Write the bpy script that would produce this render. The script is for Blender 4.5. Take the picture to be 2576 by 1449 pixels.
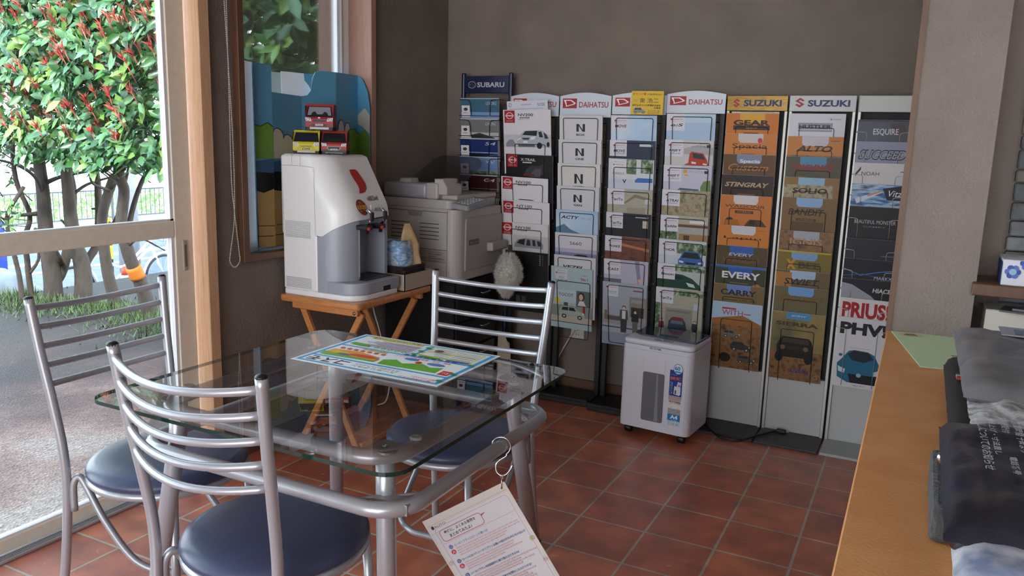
import bpy, bmesh, math, random
from mathutils import Vector, Matrix, noise
D = bpy.data; SC = bpy.context.scene; COL = SC.collection
for o in list(D.objects): D.objects.remove(o)
PI = math.pi
# ------------------------------------------------------------------ camera
def cam_axes(yaw, pitch, roll):
    cy, sy = math.cos(yaw), math.sin(yaw)
    f = Vector((-sy*math.cos(pitch), cy*math.cos(pitch), -math.sin(pitch)))
    r = Vector((cy, sy, 0)); u = r.cross(f)
    return r*math.cos(roll)+u*math.sin(roll), -r*math.sin(roll)+u*math.cos(roll), f
_r, _u, _f = cam_axes(0.467054, 0.181217, 0.028704)
cam = D.objects.new('camera', D.cameras.new('camera')); COL.objects.link(cam)
cam.data.sensor_fit = 'HORIZONTAL'; cam.data.sensor_width = 36.0
cam.data.lens = 2016.6/2576*36.0; cam.data.clip_start = 0.02; cam.data.clip_end = 300
cam.matrix_world = Matrix(((_r.x, _u.x, -_f.x, 1.109), (_r.y, _u.y, -_f.y, -2.969), (_r.z, _u.z, -_f.z, 1.207), (0, 0, 0, 1)))
SC.camera = cam
# ------------------------------------------------------------------ sky, sun, exposure
W = D.worlds.new('sky'); SC.world = W; W.use_nodes = True
_n = W.node_tree.nodes; _l = W.node_tree.links
_bg = _n['Background']
_tc = _n.new('ShaderNodeTexCoord'); _sx = _n.new('ShaderNodeSeparateXYZ'); _rp = _n.new('ShaderNodeValToRGB')
_l.new(_tc.outputs['Generated'], _sx.inputs[0]); _l.new(_sx.outputs['Z'], _rp.inputs[0]); _l.new(_rp.outputs[0], _bg.inputs[0])
_rp.color_ramp.elements[0].position = 0.0; _rp.color_ramp.elements[0].color = (0.95, 0.98, 1.0, 1)
_rp.color_ramp.elements[1].position = 0.8; _rp.color_ramp.elements[1].color = (0.52, 0.74, 1.0, 1)
_bg.inputs[1].default_value = 6.0
sun = D.objects.new('sun', D.lights.new('sun', 'SUN')); COL.objects.link(sun)
sun.data.energy = 5.0; sun.data.angle = math.radians(6); sun.data.color = (1.0, 0.95, 0.86)
sun.rotation_euler = Vector((-0.75, 0.8, -1.05)).to_track_quat('-Z', 'Y').to_euler()
SC.view_settings.view_transform = 'Standard'; SC.view_settings.look = 'None'
SC.view_settings.gamma = 1.0; SC.view_settings.use_curve_mapping = False
SC.view_settings.exposure = 0.25
# ------------------------------------------------------------------ materials
def lin(h):
    h = h.lstrip('#'); c = [int(h[i:i+2], 16)/255 for i in (0, 2, 4)]
    return tuple(x/12.92 if x <= .04045 else ((x+.055)/1.055)**2.4 for x in c)
_mats = {}
def mk(name):
    m = D.materials.new(name); m.use_nodes = True
    return m, m.node_tree.nodes, m.node_tree.links, m.node_tree.nodes['Principled BSDF']
def C(h, rough=.5, metal=0., spec=.5, coat=0.):
    k = (h, rough, metal, spec, coat)
    if k not in _mats:
        m, n, l, b = mk('paint_'+h)
        b.inputs['Base Color'].default_value = (*lin(h), 1); b.inputs['Roughness'].default_value = rough
        b.inputs['Metallic'].default_value = metal; b.inputs['Specular IOR Level'].default_value = spec
        b.inputs['Coat Weight'].default_value = coat
        _mats[k] = m
    return _mats[k]
def P(h): return C(h, .42, 0, .35)            # printed paper
def noisy(name, cols, scale, rough=.6, bump=0., bscale=None, stretch=(1, 1, 1), detail=4, metal=0., spec=.5, pos=None, coat=0.):
    m, n, l, b = mk(name)
    tc = n.new('ShaderNodeTexCoord'); mp = n.new('ShaderNodeMapping'); mp.inputs['Scale'].default_value = stretch
    nz = n.new('ShaderNodeTexNoise'); nz.inputs['Scale'].default_value = scale; nz.inputs['Detail'].default_value = detail
    rp = n.new('ShaderNodeValToRGB'); e = rp.color_ramp.elements
    pos = pos or [.3+.4*i/(len(cols)-1) for i in range(len(cols))]
    while len(e) < len(cols): e.new(.5)
    for i, c in enumerate(cols): e[i].position = pos[i]; e[i].color = (*lin(c), 1)
    l.new(tc.outputs['Object'], mp.inputs[0]); l.new(mp.outputs[0], nz.inputs['Vector']); l.new(nz.outputs[0], rp.inputs[0])
    l.new(rp.outputs[0], b.inputs['Base Color']); b.inputs['Roughness'].default_value = rough; b.inputs['Metallic'].default_value = metal
    b.inputs['Specular IOR Level'].default_value = spec; b.inputs['Coat Weight'].default_value = coat
    if bump:
        n2 = n.new('ShaderNodeTexNoise'); n2.inputs['Scale'].default_value = bscale or scale; n2.inputs['Detail'].default_value = 5
        bp = n.new('ShaderNodeBump'); bp.inputs['Strength'].default_value = bump; bp.inputs['Distance'].default_value = .01
        l.new(mp.outputs[0], n2.inputs['Vector']); l.new(n2.outputs[0], bp.inputs['Height']); l.new(bp.outputs[0], b.inputs['Normal'])
    return m
def pane(name, tint, refl=1.0, rough=0.0):
    """clear sheet glass: what lies behind shows through it, with the mirror share glass has at that angle"""
    m, n, l, b = mk(name); n.remove(b)
    tr = n.new('ShaderNodeBsdfTransparent'); tr.inputs[0].default_value = (*tint, 1)
    gl = n.new('ShaderNodeBsdfGlossy'); gl.inputs['Roughness'].default_value = rough
    fr = n.new('ShaderNodeFresnel'); fr.inputs[0].default_value = 1.5
    mu = n.new('ShaderNodeMath'); mu.operation = 'MULTIPLY'; mu.inputs[1].default_value = refl
    mx = n.new('ShaderNodeMixShader'); l.new(fr.outputs[0], mu.inputs[0]); l.new(mu.outputs[0], mx.inputs[0])
    l.new(tr.outputs[0], mx.inputs[1]); l.new(gl.outputs[0], mx.inputs[2]); l.new(mx.outputs[0], n['Material Output'].inputs[0])
    return m
def tile_floor():
    m, n, l, b = mk('terracotta_tiles')
    tc = n.new('ShaderNodeTexCoord'); br = n.new('ShaderNodeTexBrick')
    br.offset = 0; br.squash = 1; br.inputs['Scale'].default_value = 1; br.inputs['Brick Width'].default_value = .22; br.inputs['Row Height'].default_value = .22
    br.inputs['Mortar Size'].default_value = .0044; br.inputs['Mortar Smooth'].default_value = .25; br.inputs['Bias'].default_value = 0
    br.inputs['Color1'].default_value = (*lin('ce7858'), 1); br.inputs['Color2'].default_value = (*lin('b8624c'), 1); br.inputs['Mortar'].default_value = (*lin('bdb2a2'), 1)
    nz = n.new('ShaderNodeTexNoise'); nz.inputs['Scale'].default_value = 9; nz.inputs['Detail'].default_value = 6
    rp = n.new('ShaderNodeValToRGB'); rp.color_ramp.elements[0].position = .35; rp.color_ramp.elements[0].color = (.62, .6, .62, 1)
    rp.color_ramp.elements[1].position = .68; rp.color_ramp.elements[1].color = (1.12, 1.1, 1.0, 1)
    mx = n.new('ShaderNodeMix'); mx.data_type = 'RGBA'; mx.blend_type = 'MULTIPLY'; mx.inputs[0].default_value = 1
    l.new(tc.outputs['Object'], br.inputs['Vector']); l.new(tc.outputs['Object'], nz.inputs['Vector'])
    l.new(nz.outputs[0], rp.inputs[0]); l.new(br.outputs['Color'], mx.inputs[6]); l.new(rp.outputs[0], mx.inputs[7])
    # pale chips and dark pits in the clay
    n2 = n.new('ShaderNodeTexNoise'); n2.inputs['Scale'].default_value = 42; n2.inputs['Detail'].default_value = 2
    mp = n.new('ShaderNodeMapping'); mp.inputs['Scale'].default_value = (.45, 1, 1); l.new(tc.outputs['Object'], mp.inputs[0]); l.new(mp.outputs[0], n2.inputs['Vector'])
    r2 = n.new('ShaderNodeValToRGB'); r2.color_ramp.elements[0].position = .70; r2.color_ramp.elements[0].color = (0, 0, 0, 1); r2.color_ramp.elements[1].position = .74; r2.color_ramp.elements[1].color = (.6, .6, .6, 1)
    l.new(n2.outputs[0], r2.inputs[0])
    m2 = n.new('ShaderNodeMix'); m2.data_type = 'RGBA'; m2.inputs[7].default_value = (*lin('e0b08c'), 1)
    l.new(r2.outputs[0], m2.inputs[0]); l.new(mx.outputs[2], m2.inputs[6]); l.new(m2.outputs[2], b.inputs['Base Color'])
    ad = n.new('ShaderNodeMath'); ad.operation = 'MULTIPLY_ADD'; ad.inputs[1].default_value = .25
    l.new(nz.outputs[0], ad.inputs[0]); ad.inputs[2].default_value = .27; l.new(ad.outputs[0], b.inputs['Roughness'])
    b.inputs['Coat Weight'].default_value = .55; b.inputs['Coat Roughness'].default_value = .32
    sb = n.new('ShaderNodeMath'); sb.operation = 'SUBTRACT'; l.new(nz.outputs[0], sb.inputs[0]); l.new(br.outputs['Fac'], sb.inputs[1])
    bp = n.new('ShaderNodeBump'); bp.inputs['Strength'].default_value = .35; bp.inputs['Distance'].default_value = .006
    l.new(sb.outputs[0], bp.inputs['Height']); l.new(bp.outputs[0], b.inputs['Normal'])
    return m
def wood(name, a, c, scale=6, stretch=(1, 1, 12), rough=.45, coat=0.):
    return noisy(name, [a, c], scale, rough, .05, scale*4, stretch, 6, coat=coat)
M_TILE = tile_floor()
M_PLASTER = noisy('dark_plaster', ['776d66', '857a70'], 5, .9, .5, 120, detail=6)
M_PLASTER_L = noisy('grey_plaster', ['7c726b', '8b807a'], 5, .9, .3, 160, detail=6)
M_JAMB = wood('light_timber', 'c49874', 'd6ae8a', 30, (6, 6, .35), .5)
M_REVEAL = wood('rosy_timber', '9d7767', 'ad8675', 30, (6, 6, .35), .5)
M_DARKWOOD = wood('brown_timber', '5a3d2c', '6b4a36', 20, (5, 5, .4), .5)
M_PINE = wood('orange_pine', 'c07a42', 'd4935a', 14, (1, 5, 5), .35, .3)
M_COUNTER = noisy('orange_fibreboard', ['c4864f', 'd29862'], 14, .5, .08, 200, detail=6)
M_ALU = noisy('cream_aluminium', ['e4dac8', 'ece3d2'], 40, .38, 0, metal=.0)
M_ALUW = C('e4e2e2', .3)
M_STEEL = C('b2b4ba', .30, .42, .6)
M_STEEL2 = C('a4a6ab', .36, .42)
M_SILVER = C('8d8d8a', .4, .55)
M_WIRE = C('101012', .4)
M_BLACK = C('0e0e10', .45)
M_LEATHER = noisy('navy_vinyl', ['39405c', '424a68'], 8, .36, .03, 160, detail=3, spec=.5)
M_CHROME = C('c9ccd0', .12, 1.)
M_WHITE = C('dcdcdc', .28, 0, .5)
M_GLASS = pane('window_glass', (.96, .98, .97), .8)
M_TGLASS = pane('table_glass', (.91, .96, .945), 1.6)
M_GEDGE = C('12352f', .1, 0, .8)
# ------------------------------------------------------------------ mesh builder
class MB:
    def __init__(s): s.v = []; s.f = []; s.mi = []; s.sm = []; s.mats = []; s.M = Matrix.Identity(4)
    def mat(s, m):
        if m not in s.mats: s.mats.append(m)
        return s.mats.index(m)
    def add(s, vs, fs, m, smooth=False, M=None):
        T = s.M @ M if M is not None else s.M
        b = len(s.v); k = s.mat(m)
        s.v += [tuple(T @ Vector(v)) for v in vs]
        for f in fs: s.f.append(tuple(b+i for i in f)); s.mi.append(k); s.sm.append(smooth)
        return s
    def box(s, x0, x1, y0, y1, z0, z1, m, M=None):
        v = [(x, y, z) for z in (z0, z1) for y in (y0, y1) for x in (x0, x1)]
        return s.add(v, [(0, 2, 3, 1), (4, 5, 7, 6), (0, 1, 5, 4), (2, 6, 7, 3), (0, 4, 6, 2), (1, 3, 7, 5)], m, False, M)
    def bm(s, bm, m, smooth=False, M=None):
        bm.verts.ensure_lookup_table(); bm.verts.index_update()
        s.add([v.co[:] for v in bm.verts], [[v.index for v in f.verts] for f in bm.faces], m, smooth, M); bm.free(); return s
    def rbox(s, x0, x1, y0, y1, z0, z1, m, r=.004, seg=2, M=None, smooth=False):
        bm = bmesh.new(); bmesh.ops.create_cube(bm, size=1)
        for v in bm.verts: v.co = Vector(((x0+x1)/2+v.co.x*(x1-x0), (y0+y1)/2+v.co.y*(y1-y0), (z0+z1)/2+v.co.z*(z1-z0)))
        bmesh.ops.bevel(bm, geom=bm.edges[:], offset=r, segments=seg, affect='EDGES', profile=.5)
        return s.bm(bm, m, smooth, M)
    def prism(s, pts, z0, z1, m, M=None, bev=0, seg=2, smooth=False):
        """closed 2D outline (x, y) raised from z0 to z1"""
        bm = bmesh.new(); n = len(pts)
        a = [bm.verts.new((p[0], p[1], z0)) for p in pts]; b = [bm.verts.new((p[0], p[1], z1)) for p in pts]
        bm.faces.new(a[::-1]); bm.faces.new(b)
        for i in range(n): bm.faces.new((a[i], a[(i+1) % n], b[(i+1) % n], b[i]))
        bmesh.ops.recalc_face_normals(bm, faces=bm.faces[:])
        if bev:
            es = [e for e in bm.edges if abs(e.verts[0].co.z-e.verts[1].co.z) < 1e-6]
            bmesh.ops.bevel(bm, geom=es, offset=bev, segments=seg, affect='EDGES', profile=.5)
        return s.bm(bm, m, smooth, M)
    def poly(s, pts, m, M=None): return s.add(pts, [tuple(range(len(pts)))], m, False, M)
    def tube(s, pts, r, m, n=10, closed=False, M=None, taper=None):
        P_ = [Vector(p) for p in pts]; k = len(P_); vs = []; fs = []
        t0 = (P_[1]-P_[0]).normalized(); nn = t0.orthogonal().normalized()
        for i in range(k):
            a = P_[i-1] if (i > 0 or closed) else P_[i]; b = P_[(i+1) % k] if (i < k-1 or closed) else P_[i]
            t = (b-a).normalized(); nn = (nn-t*nn.dot(t)).normalized(); bb = t.cross(nn)
            rr = r if taper is None else r*(1+(taper-1)*i/(k-1))
            vs += [tuple(P_[i]+(nn*math.cos(2*PI*j/n)+bb*math.sin(2*PI*j/n))*rr) for j in range(n)]
        for i in range(k if closed else k-1):
            for j in range(n):
                a = i*n+j; b = i*n+(j+1) % n; c = ((i+1) % k)*n+(j+1) % n; d = ((i+1) % k)*n+j
                fs.append((a, b, c, d))
        if not closed: fs += [tuple(range(n))[::-1], tuple((k-1)*n+j for j in range(n))]
        return s.add(vs, fs, m, True, M)
    def lathe(s, prof, m, n=24, M=None, smooth=True):
        vs = []; fs = []; k = len(prof)
        for r, z in prof: vs += [(r*math.cos(2*PI*j/n), r*math.sin(2*PI*j/n), z) for j in range(n)]
        for i in range(k-1):
            for j in range(n): fs.append((i*n+j, i*n+(j+1) % n, (i+1)*n+(j+1) % n, (i+1)*n+j))
        if prof[0][0] > 1e-5: fs.append(tuple(range(n))[::-1])
        if prof[-1][0] > 1e-5: fs.append(tuple((k-1)*n+j for j in range(n)))
        return s.add(vs, fs, m, smooth, M)
    def text(s, t, x0, y0, x1, y1, m, M=None, shear=0., bold=0.):
        """the words stretched into the rectangle x0..x1, y0..y1 of the local plane"""
        vs, fs = glyphs(t, shear, bold)
        X = [v[0] for v in vs]; Y = [v[1] for v in vs]; a, b, c, d = min(X), max(X), min(Y), max(Y)
        return s.add([(x0+(v[0]-a)/(b-a)*(x1-x0), y0+(v[1]-c)/(d-c)*(y1-y0), 0) for v in vs], fs, m, False, M)
    def obj(s, name, parent=None, loc=None, world=True):
        me = D.meshes.new(name); me.from_pydata(s.v, [], s.f)
        for m in s.mats: me.materials.append(m)
        me.polygons.foreach_set('material_index', s.mi); me.polygons.foreach_set('use_smooth', s.sm)
        me.update()
        o = D.objects.new(name, me); COL.objects.link(o)
        if parent is not None: o.parent = parent
        return o
_gl = {}
def glyphs(t, shear, bold):
    k = (t, shear, bold)
    if k not in _gl:
        cu = D.curves.new('lettering', 'FONT'); cu.body = t; cu.shear = shear; cu.offset = bold; cu.resolution_u = 3; cu.fill_mode = 'FRONT'
        ob = D.objects.new('lettering', cu); me = D.meshes.new_from_object(ob)
        _gl[k] = ([v.co[:] for v in me.vertices], [tuple(p.vertices) for p in me.polygons])
        D.objects.remove(ob); D.meshes.remove(me); D.curves.remove(cu)
    return _gl[k]
def rpath(pts, r, n=6, closed=False):
    """polyline with its corners rounded to about radius r"""
    P_ = [Vector(p) for p in pts]; out = []; k = len(P_)
    for i in range(k):
        if not closed and i in (0, k-1): out.append(P_[i]); continue
        p = P_[i]; a = P_[i-1]-p; b = P_[(i+1) % k]-p
        d = min(r, a.length*.49, b.length*.49); A = p+a.normalized()*d; B = p+b.normalized()*d
        for j in range(n+1):
            t = j/n; out.append(A*(1-t)**2+p*2*t*(1-t)+B*t*t)
    return out
def rrect(x0, x1, y0, y1, r, n=5):
    rs = r if isinstance(r, (list, tuple)) else [r]*4; out = []
    for (cx, cy, a0), rr in zip([(x0, y0, 180), (x1, y0, 270), (x1, y1, 0), (x0, y1, 90)], rs):
        ox = cx+rr if cx == x0 else cx-rr; oy = cy+rr if cy == y0 else cy-rr
        if rr < 1e-6: out.append((cx, cy)); continue
        for j in range(n+1):
            a = math.radians(a0+90*j/n); out.append((ox+rr*math.cos(a), oy+rr*math.sin(a)))
    return out
def smooth_curve(pts, n=8):
    P_ = [Vector(p) for p in pts]; out = []
    Q = [P_[0]*2-P_[1]]+P_+[P_[-1]*2-P_[-2]]
    for i in range(1, len(Q)-2):
        p0, p1, p2, p3 = Q[i-1:i+3]
        for j in range(n):
            t = j/n
            out.append(.5*((2*p1)+(p2-p0)*t+(2*p0-5*p1+4*p2-p3)*t*t+(3*p1-p0-3*p2+p3)*t**3))
    out.append(P_[-1]); return out
def frame(o, x, y):
    """local plane at o with right = x and up = y"""
    x = Vector(x).normalized(); y = Vector(y); z = x.cross(y).normalized(); y = z.cross(x); o = Vector(o)
    return Matrix(((x.x, y.x, z.x, o.x), (x.y, y.y, z.y, o.y), (x.z, y.z, z.z, o.z), (0, 0, 0, 1)))
def thing(name, label, cat, loc=(0, 0, 0), rz=0, group=None):
    o = D.objects.new(name, None); COL.objects.link(o); o.empty_display_size = .1
    o.location = loc; o.rotation_euler = (0, 0, rz); o['label'] = label; o['category'] = cat
    if group: o['group'] = group
    return o
def tag(o, label, cat, group=None, kind=None):
    o['label'] = label; o['category'] = cat
    if group: o['group'] = group
    if kind: o['kind'] = kind
    return o
def struct(mb, name, parent=None):
    o = mb.obj(name, parent)
    if parent is None: o['kind'] = 'structure'
    return o
def copy_tree(o, parent=None):
    c = o.copy(); COL.objects.link(c)
    if parent is not None: c.parent = parent
    for ch in list(o.children): copy_tree(ch, c)
    return c
# flat artwork on a sheet: items in u (0 left .. 1 right) and v (0 top .. 1 bottom)
def art(mb, M, w, h, items, z0=.0004, dz=.00007):
    for i, it in enumerate(items):
        L = M @ Matrix.Translation((0, 0, z0+dz*i)); k = it[0]
        X = lambda u: (u-.5)*w
        Y = lambda v: h*(1-v)
        if k == 'r': _, a, b, c, d, col = it; mb.poly([(X(a), Y(d), 0), (X(c), Y(d), 0), (X(c), Y(b), 0), (X(a), Y(b), 0)], col if not isinstance(col, str) else P(col), L)
        elif k == 't':
            _, t, a, b, c, d, col = it[:7]; mb.text(t, X(a), Y(d), X(c), Y(b), P(col), L, *(it[7:]))
        elif k == 'p': mb.poly([(X(a), Y(b), 0) for a, b in it[1]][::-1] if area(it[1]) > 0 else [(X(a), Y(b), 0) for a, b in it[1]], P(it[2]) if isinstance(it[2], str) else it[2], L)
        elif k == 'e':
            _, a, b, ru, rv, col = it; mb.poly([(X(a+ru*math.cos(t*PI/10)), Y(b-rv*math.sin(t*PI/10)), 0) for t in range(20)], P(col) if isinstance(col, str) else col, L)
        elif k == 'o':   # ring
            _, a, b, ru, rv, th, col = it; n = 24; vs = []
            for t in range(n):
                cs, sn = math.cos(t*2*PI/n), math.sin(t*2*PI/n)
                vs += [(X(a+ru*cs), Y(b-rv*sn), 0), (X(a+ru*(1-th)*cs), Y(b-rv*(1-th)*sn), 0)]
            mb.add(vs, [(2*t, (2*t+2) % (2*n), (2*t+3) % (2*n), 2*t+1) for t in range(n)], P(col), False, L)
        elif k == 'l':   # line strip: points, thickness in metres
            _, pts, th, col = it
            for (a, b), (c, d) in zip(pts, pts[1:]):
                p = Vector((X(a), Y(b), 0)); q = Vector((X(c), Y(d), 0)); dd = (q-p)
                if dd.length < 1e-7: continue
                nn = Vector((-dd.y, dd.x, 0)).normalized()*th/2
                mb.poly([p-nn, q-nn, q+nn, p+nn], P(col), L)
def area(p): return sum(a[0]*b[1]-b[0]*a[1] for a, b in zip(p, p[1:]+p[:1]))
# ================================================================== the room
b = MB(); b.box(-1.20, 3.3, -7.0, .62, -.12, 0, M_TILE); struct(b, 'floor')
b = MB(); b.box(-1.42, 3.4, -7.2, 1.2, 2.42, 2.55, C('cfccc6', .9)); struct(b, 'ceiling')  # unseen; carried far back to keep the sun out of the room
b = MB(); b.box(-1.27, 3.3, .597, .72, -.1, 2.45, M_PLASTER); struct(b, 'wall_back')
WX0, WX1 = -1.27, -1.087
b = MB()
b.box(WX0, WX1, -.96, -.80, -.1, 2.45, M_PLASTER); b.box(WX0, WX1, -.80, -.06, -.1, .76, M_PLASTER)
b.box(WX0, WX1, -.80, -.06, 2.0, 2.45, M_PLASTER); b.box(WX0, WX1, -.06, .597, -.1, 2.45, M_PLASTER)
b.box(WX0, WX1, -3.95, -.96, 2.1, 2.45, M_PLASTER); b.box(WX0, WX1, -7.0, -3.95, -.1, 2.45, M_PLASTER)
struct(b, 'wall_left')
b = MB(); b.box(3.2, 3.4, -7.0, .7, -.1, 2.45, M_PLASTER_L); struct(b, 'wall_right')  # unseen; run full length to block the sun
b = MB(); b.box(-1.084, 1.9, .583, .597, 0, .062, M_DARKWOOD); struct(b, 'baseboard_back')
b = MB(); b.box(WX1, -1.075, -.83, .583, 0, .062, M_DARKWOOD); struct(b, 'baseboard_left')
# partition at the counter: narrow wall end with a timber edge, then a darker return and stone facing
b = MB(); b.box(1.079, 1.236, -.955, -.80, .78, 2.42, M_PLASTER_L); struct(b, 'wall_partition')
b = MB(); b.box(1.067, 1.079, -.957, -.79, .78, 2.42, M_DARKWOOD); struct(b, 'trim_1')
b = MB(); b.box(1.236, 2.4, -.80, -.74, .78, 2.42, M_PLASTER); struct(b, 'wall_recess')
random.seed(4)
b = MB(); z = .80
ms = [noisy('stone_%d' % i, c, 18, .85, .8, 40) for i, c in enumerate((['55595b', '73777a'], ['666b70', '898d90'], ['5e5d58', '807e78']))]
while z < 1.5:
    hgt = random.uniform(.028, .045); x = 1.296-random.uniform(0, .004)
    while x < 1.8:
        wd = random.uniform(.10, .24); d = random.uniform(.006, .02)
        b.rbox(x, x+wd-.003, -.815-d, -.80, z, z+hgt-.003, random.choice(ms), .003, 1); x += wd
    z += hgt
struct(b, 'wall_stone')
# jamb between door and window
b = MB(); b.rbox(-1.235, -1.060, -1.003, -.958, 0, 2.1, M_JAMB, .002, 1); struct(b, 'trim_2')
# ------------------------------------------------------------------ sliding glass door
def door(y0, y1, x, name):
    b = MB(); d = MB()
    xa, xb = x-.016, x+.016
    b.rbox(xa, xb, y1-.075, y1, .012, 2.08, M_ALU, .003, 1); b.rbox(xa, xb, y0, y0+.06, .012, 2.08, M_ALU, .003, 1)
    b.rbox(xa, xb, y0+.06, y1-.075, .857, .914, M_ALU, .003, 1); b.rbox(xa, xb, y0+.06, y1-.075, .012, .054, M_ALU, .003, 1)
    b.rbox(xa, xb, y0+.06, y1-.075, 2.03, 2.08, M_ALU, .003, 1)
    o = b.obj(name); o['kind'] = 'structure'
    d.box(xa+.004, xb-.004, y1-.087, y1-.075, .054, .857, M_ALUW); d.box(xa+.004, xb-.004, y1-.087, y1-.075, .914, 2.03, M_ALUW)
    d.box(xa+.004, xb-.004, y0+.06, y1-.075, .054, .060, M_ALUW); d.box(xa+.004, xb-.004, y0+.06, y1-.075, .914, .920, M_ALUW)
    d.obj('glazing_bead', o)
    for z0, z1 in ((.056, .857), (.916, 2.03)):
        g = MB(); g.box(x-.003, x+.003, y0+.06, y1-.078, z0, z1, M_GLASS); g.obj('pane', o)
    return o
dr = door(-2.62, -1.022, -1.121, 'door_1')
k = MB(); k.rbox(-1.108, -1.100, -1.070, -1.052, .74, .845, C('a89c8a', .4), .004, 2); k.rbox(-1.1005, -1.0985, -1.066, -1.056, .755, .83, C('6d6558', .5), .0008, 1); k.obj('finger_pull', dr)
door(-3.95, -2.55, -1.165, 'door_2')
b = MB(); b.box(-1.20, -1.068, -3.95, -1.003, -.02, .004, C('8f9094', .35, .6))
for x in (-1.10, -1.092, -1.084, -1.076, -1.07): b.box(x-.0018, x+.0018, -3.95, -1.003, .004, .010, C('c9ccd3', .3, .7))
struct(b, 'trim_3')
# ------------------------------------------------------------------ picture window
wf = MB()
for y0, y1, z0, z1 in ((-.836, -.806, .742, 2.0), (-.074, -.040, .742, 2.0), (-.806, -.074, .742, .768)):
    wf.rbox(-1.10, -1.058, y0, y1, z0, z1, M_DARKWOOD if y1 < -.5 or z1 < 1 else M_REVEAL, .002, 1)
wo = wf.obj('window_1'); wo['kind'] = 'structure'
b = MB(); b.box(-1.18, -1.10, -.806, -.800, .76, 2.0, M_DARKWOOD); b.box(-1.18, -1.10, -.072, -.062, .76, 2.0, M_REVEAL); b.box(-1.18, -1.10, -.80, -.072, .752, .764, M_DARKWOOD); b.obj('reveal', wo)
b = MB()
for y0, y1 in ((-.80, -.755), (-.115, -.074)): b.rbox(-1.215, -1.178, y0, y1, .764, 2.0, M_ALUW, .002, 1)
b.rbox(-1.215, -1.178, -.755, -.115, .764, .80, M_ALUW, .002, 1)
b.box(-1.20, -1.176, -.126, -.115, .80, 2.0, C('b6b4b0', .4)); b.box(-1.21, -1.19, -.138, -.126, .80, 2.0, M_ALUW)
b.obj('sash', wo)
b = MB(); b.box(-1.203, -1.198, -.76, -.12, .79, 2.0, M_GLASS); b.obj('pane', wo)
# ------------------------------------------------------------------ bead chain of a roller blind
ch = MB(); y0 = -.872
loop = smooth_curve([(0, -.016, 1.66), (0, .0, 1.28), (0, .003, 1.05), (0, -.004, .90), (0, -.026, .79), (0, -.030, .755), (0, -.008, .733), (0, .016, .752), (0, .014, .79), (0, .0, .92), (0, -.010, 1.05), (0, -.008, 1.28), (0, -.006, 1.66)], 14)
loop = [Vector((0, -.016, 2.3))]+loop+[Vector((0, -.006, 2.3))]
ln = 0; nxt = 0
for a, c in zip(loop, loop[1:]):
    d = (c-a).length; t = nxt-ln
    while t < d:
        p = a.lerp(c, t/d); ch.add([(p.x+sx*.0029, p.y+sy*.0029, p.z+sz*.0030) for sx, sy, sz in ((1, 0, 0), (-1, 0, 0), (0, 1, 0), (0, -1, 0), (0, 0, 1), (0, 0, -1))],
               [(0, 2, 4), (2, 1, 4), (1, 3, 4), (3, 0, 4), (2, 0, 5), (1, 2, 5), (3, 1, 5), (0, 3, 5)], C('e6e2d8', .4), True)
        t += .0062; nxt += .0062
    ln += d
for a, c in zip(loop, loop[1:]): ch.tube([a, c], .0006, C('cfcbc0', .4), 4)
ch.box(-.025, .012, -.03, .008, 2.29, 2.42, M_ALUW)
o = ch.obj('blind_chain'); o.location = (-1.062, y0, 0); tag(o, 'long white beaded blind chain hanging in a loop beside the picture window', 'chain')
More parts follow.
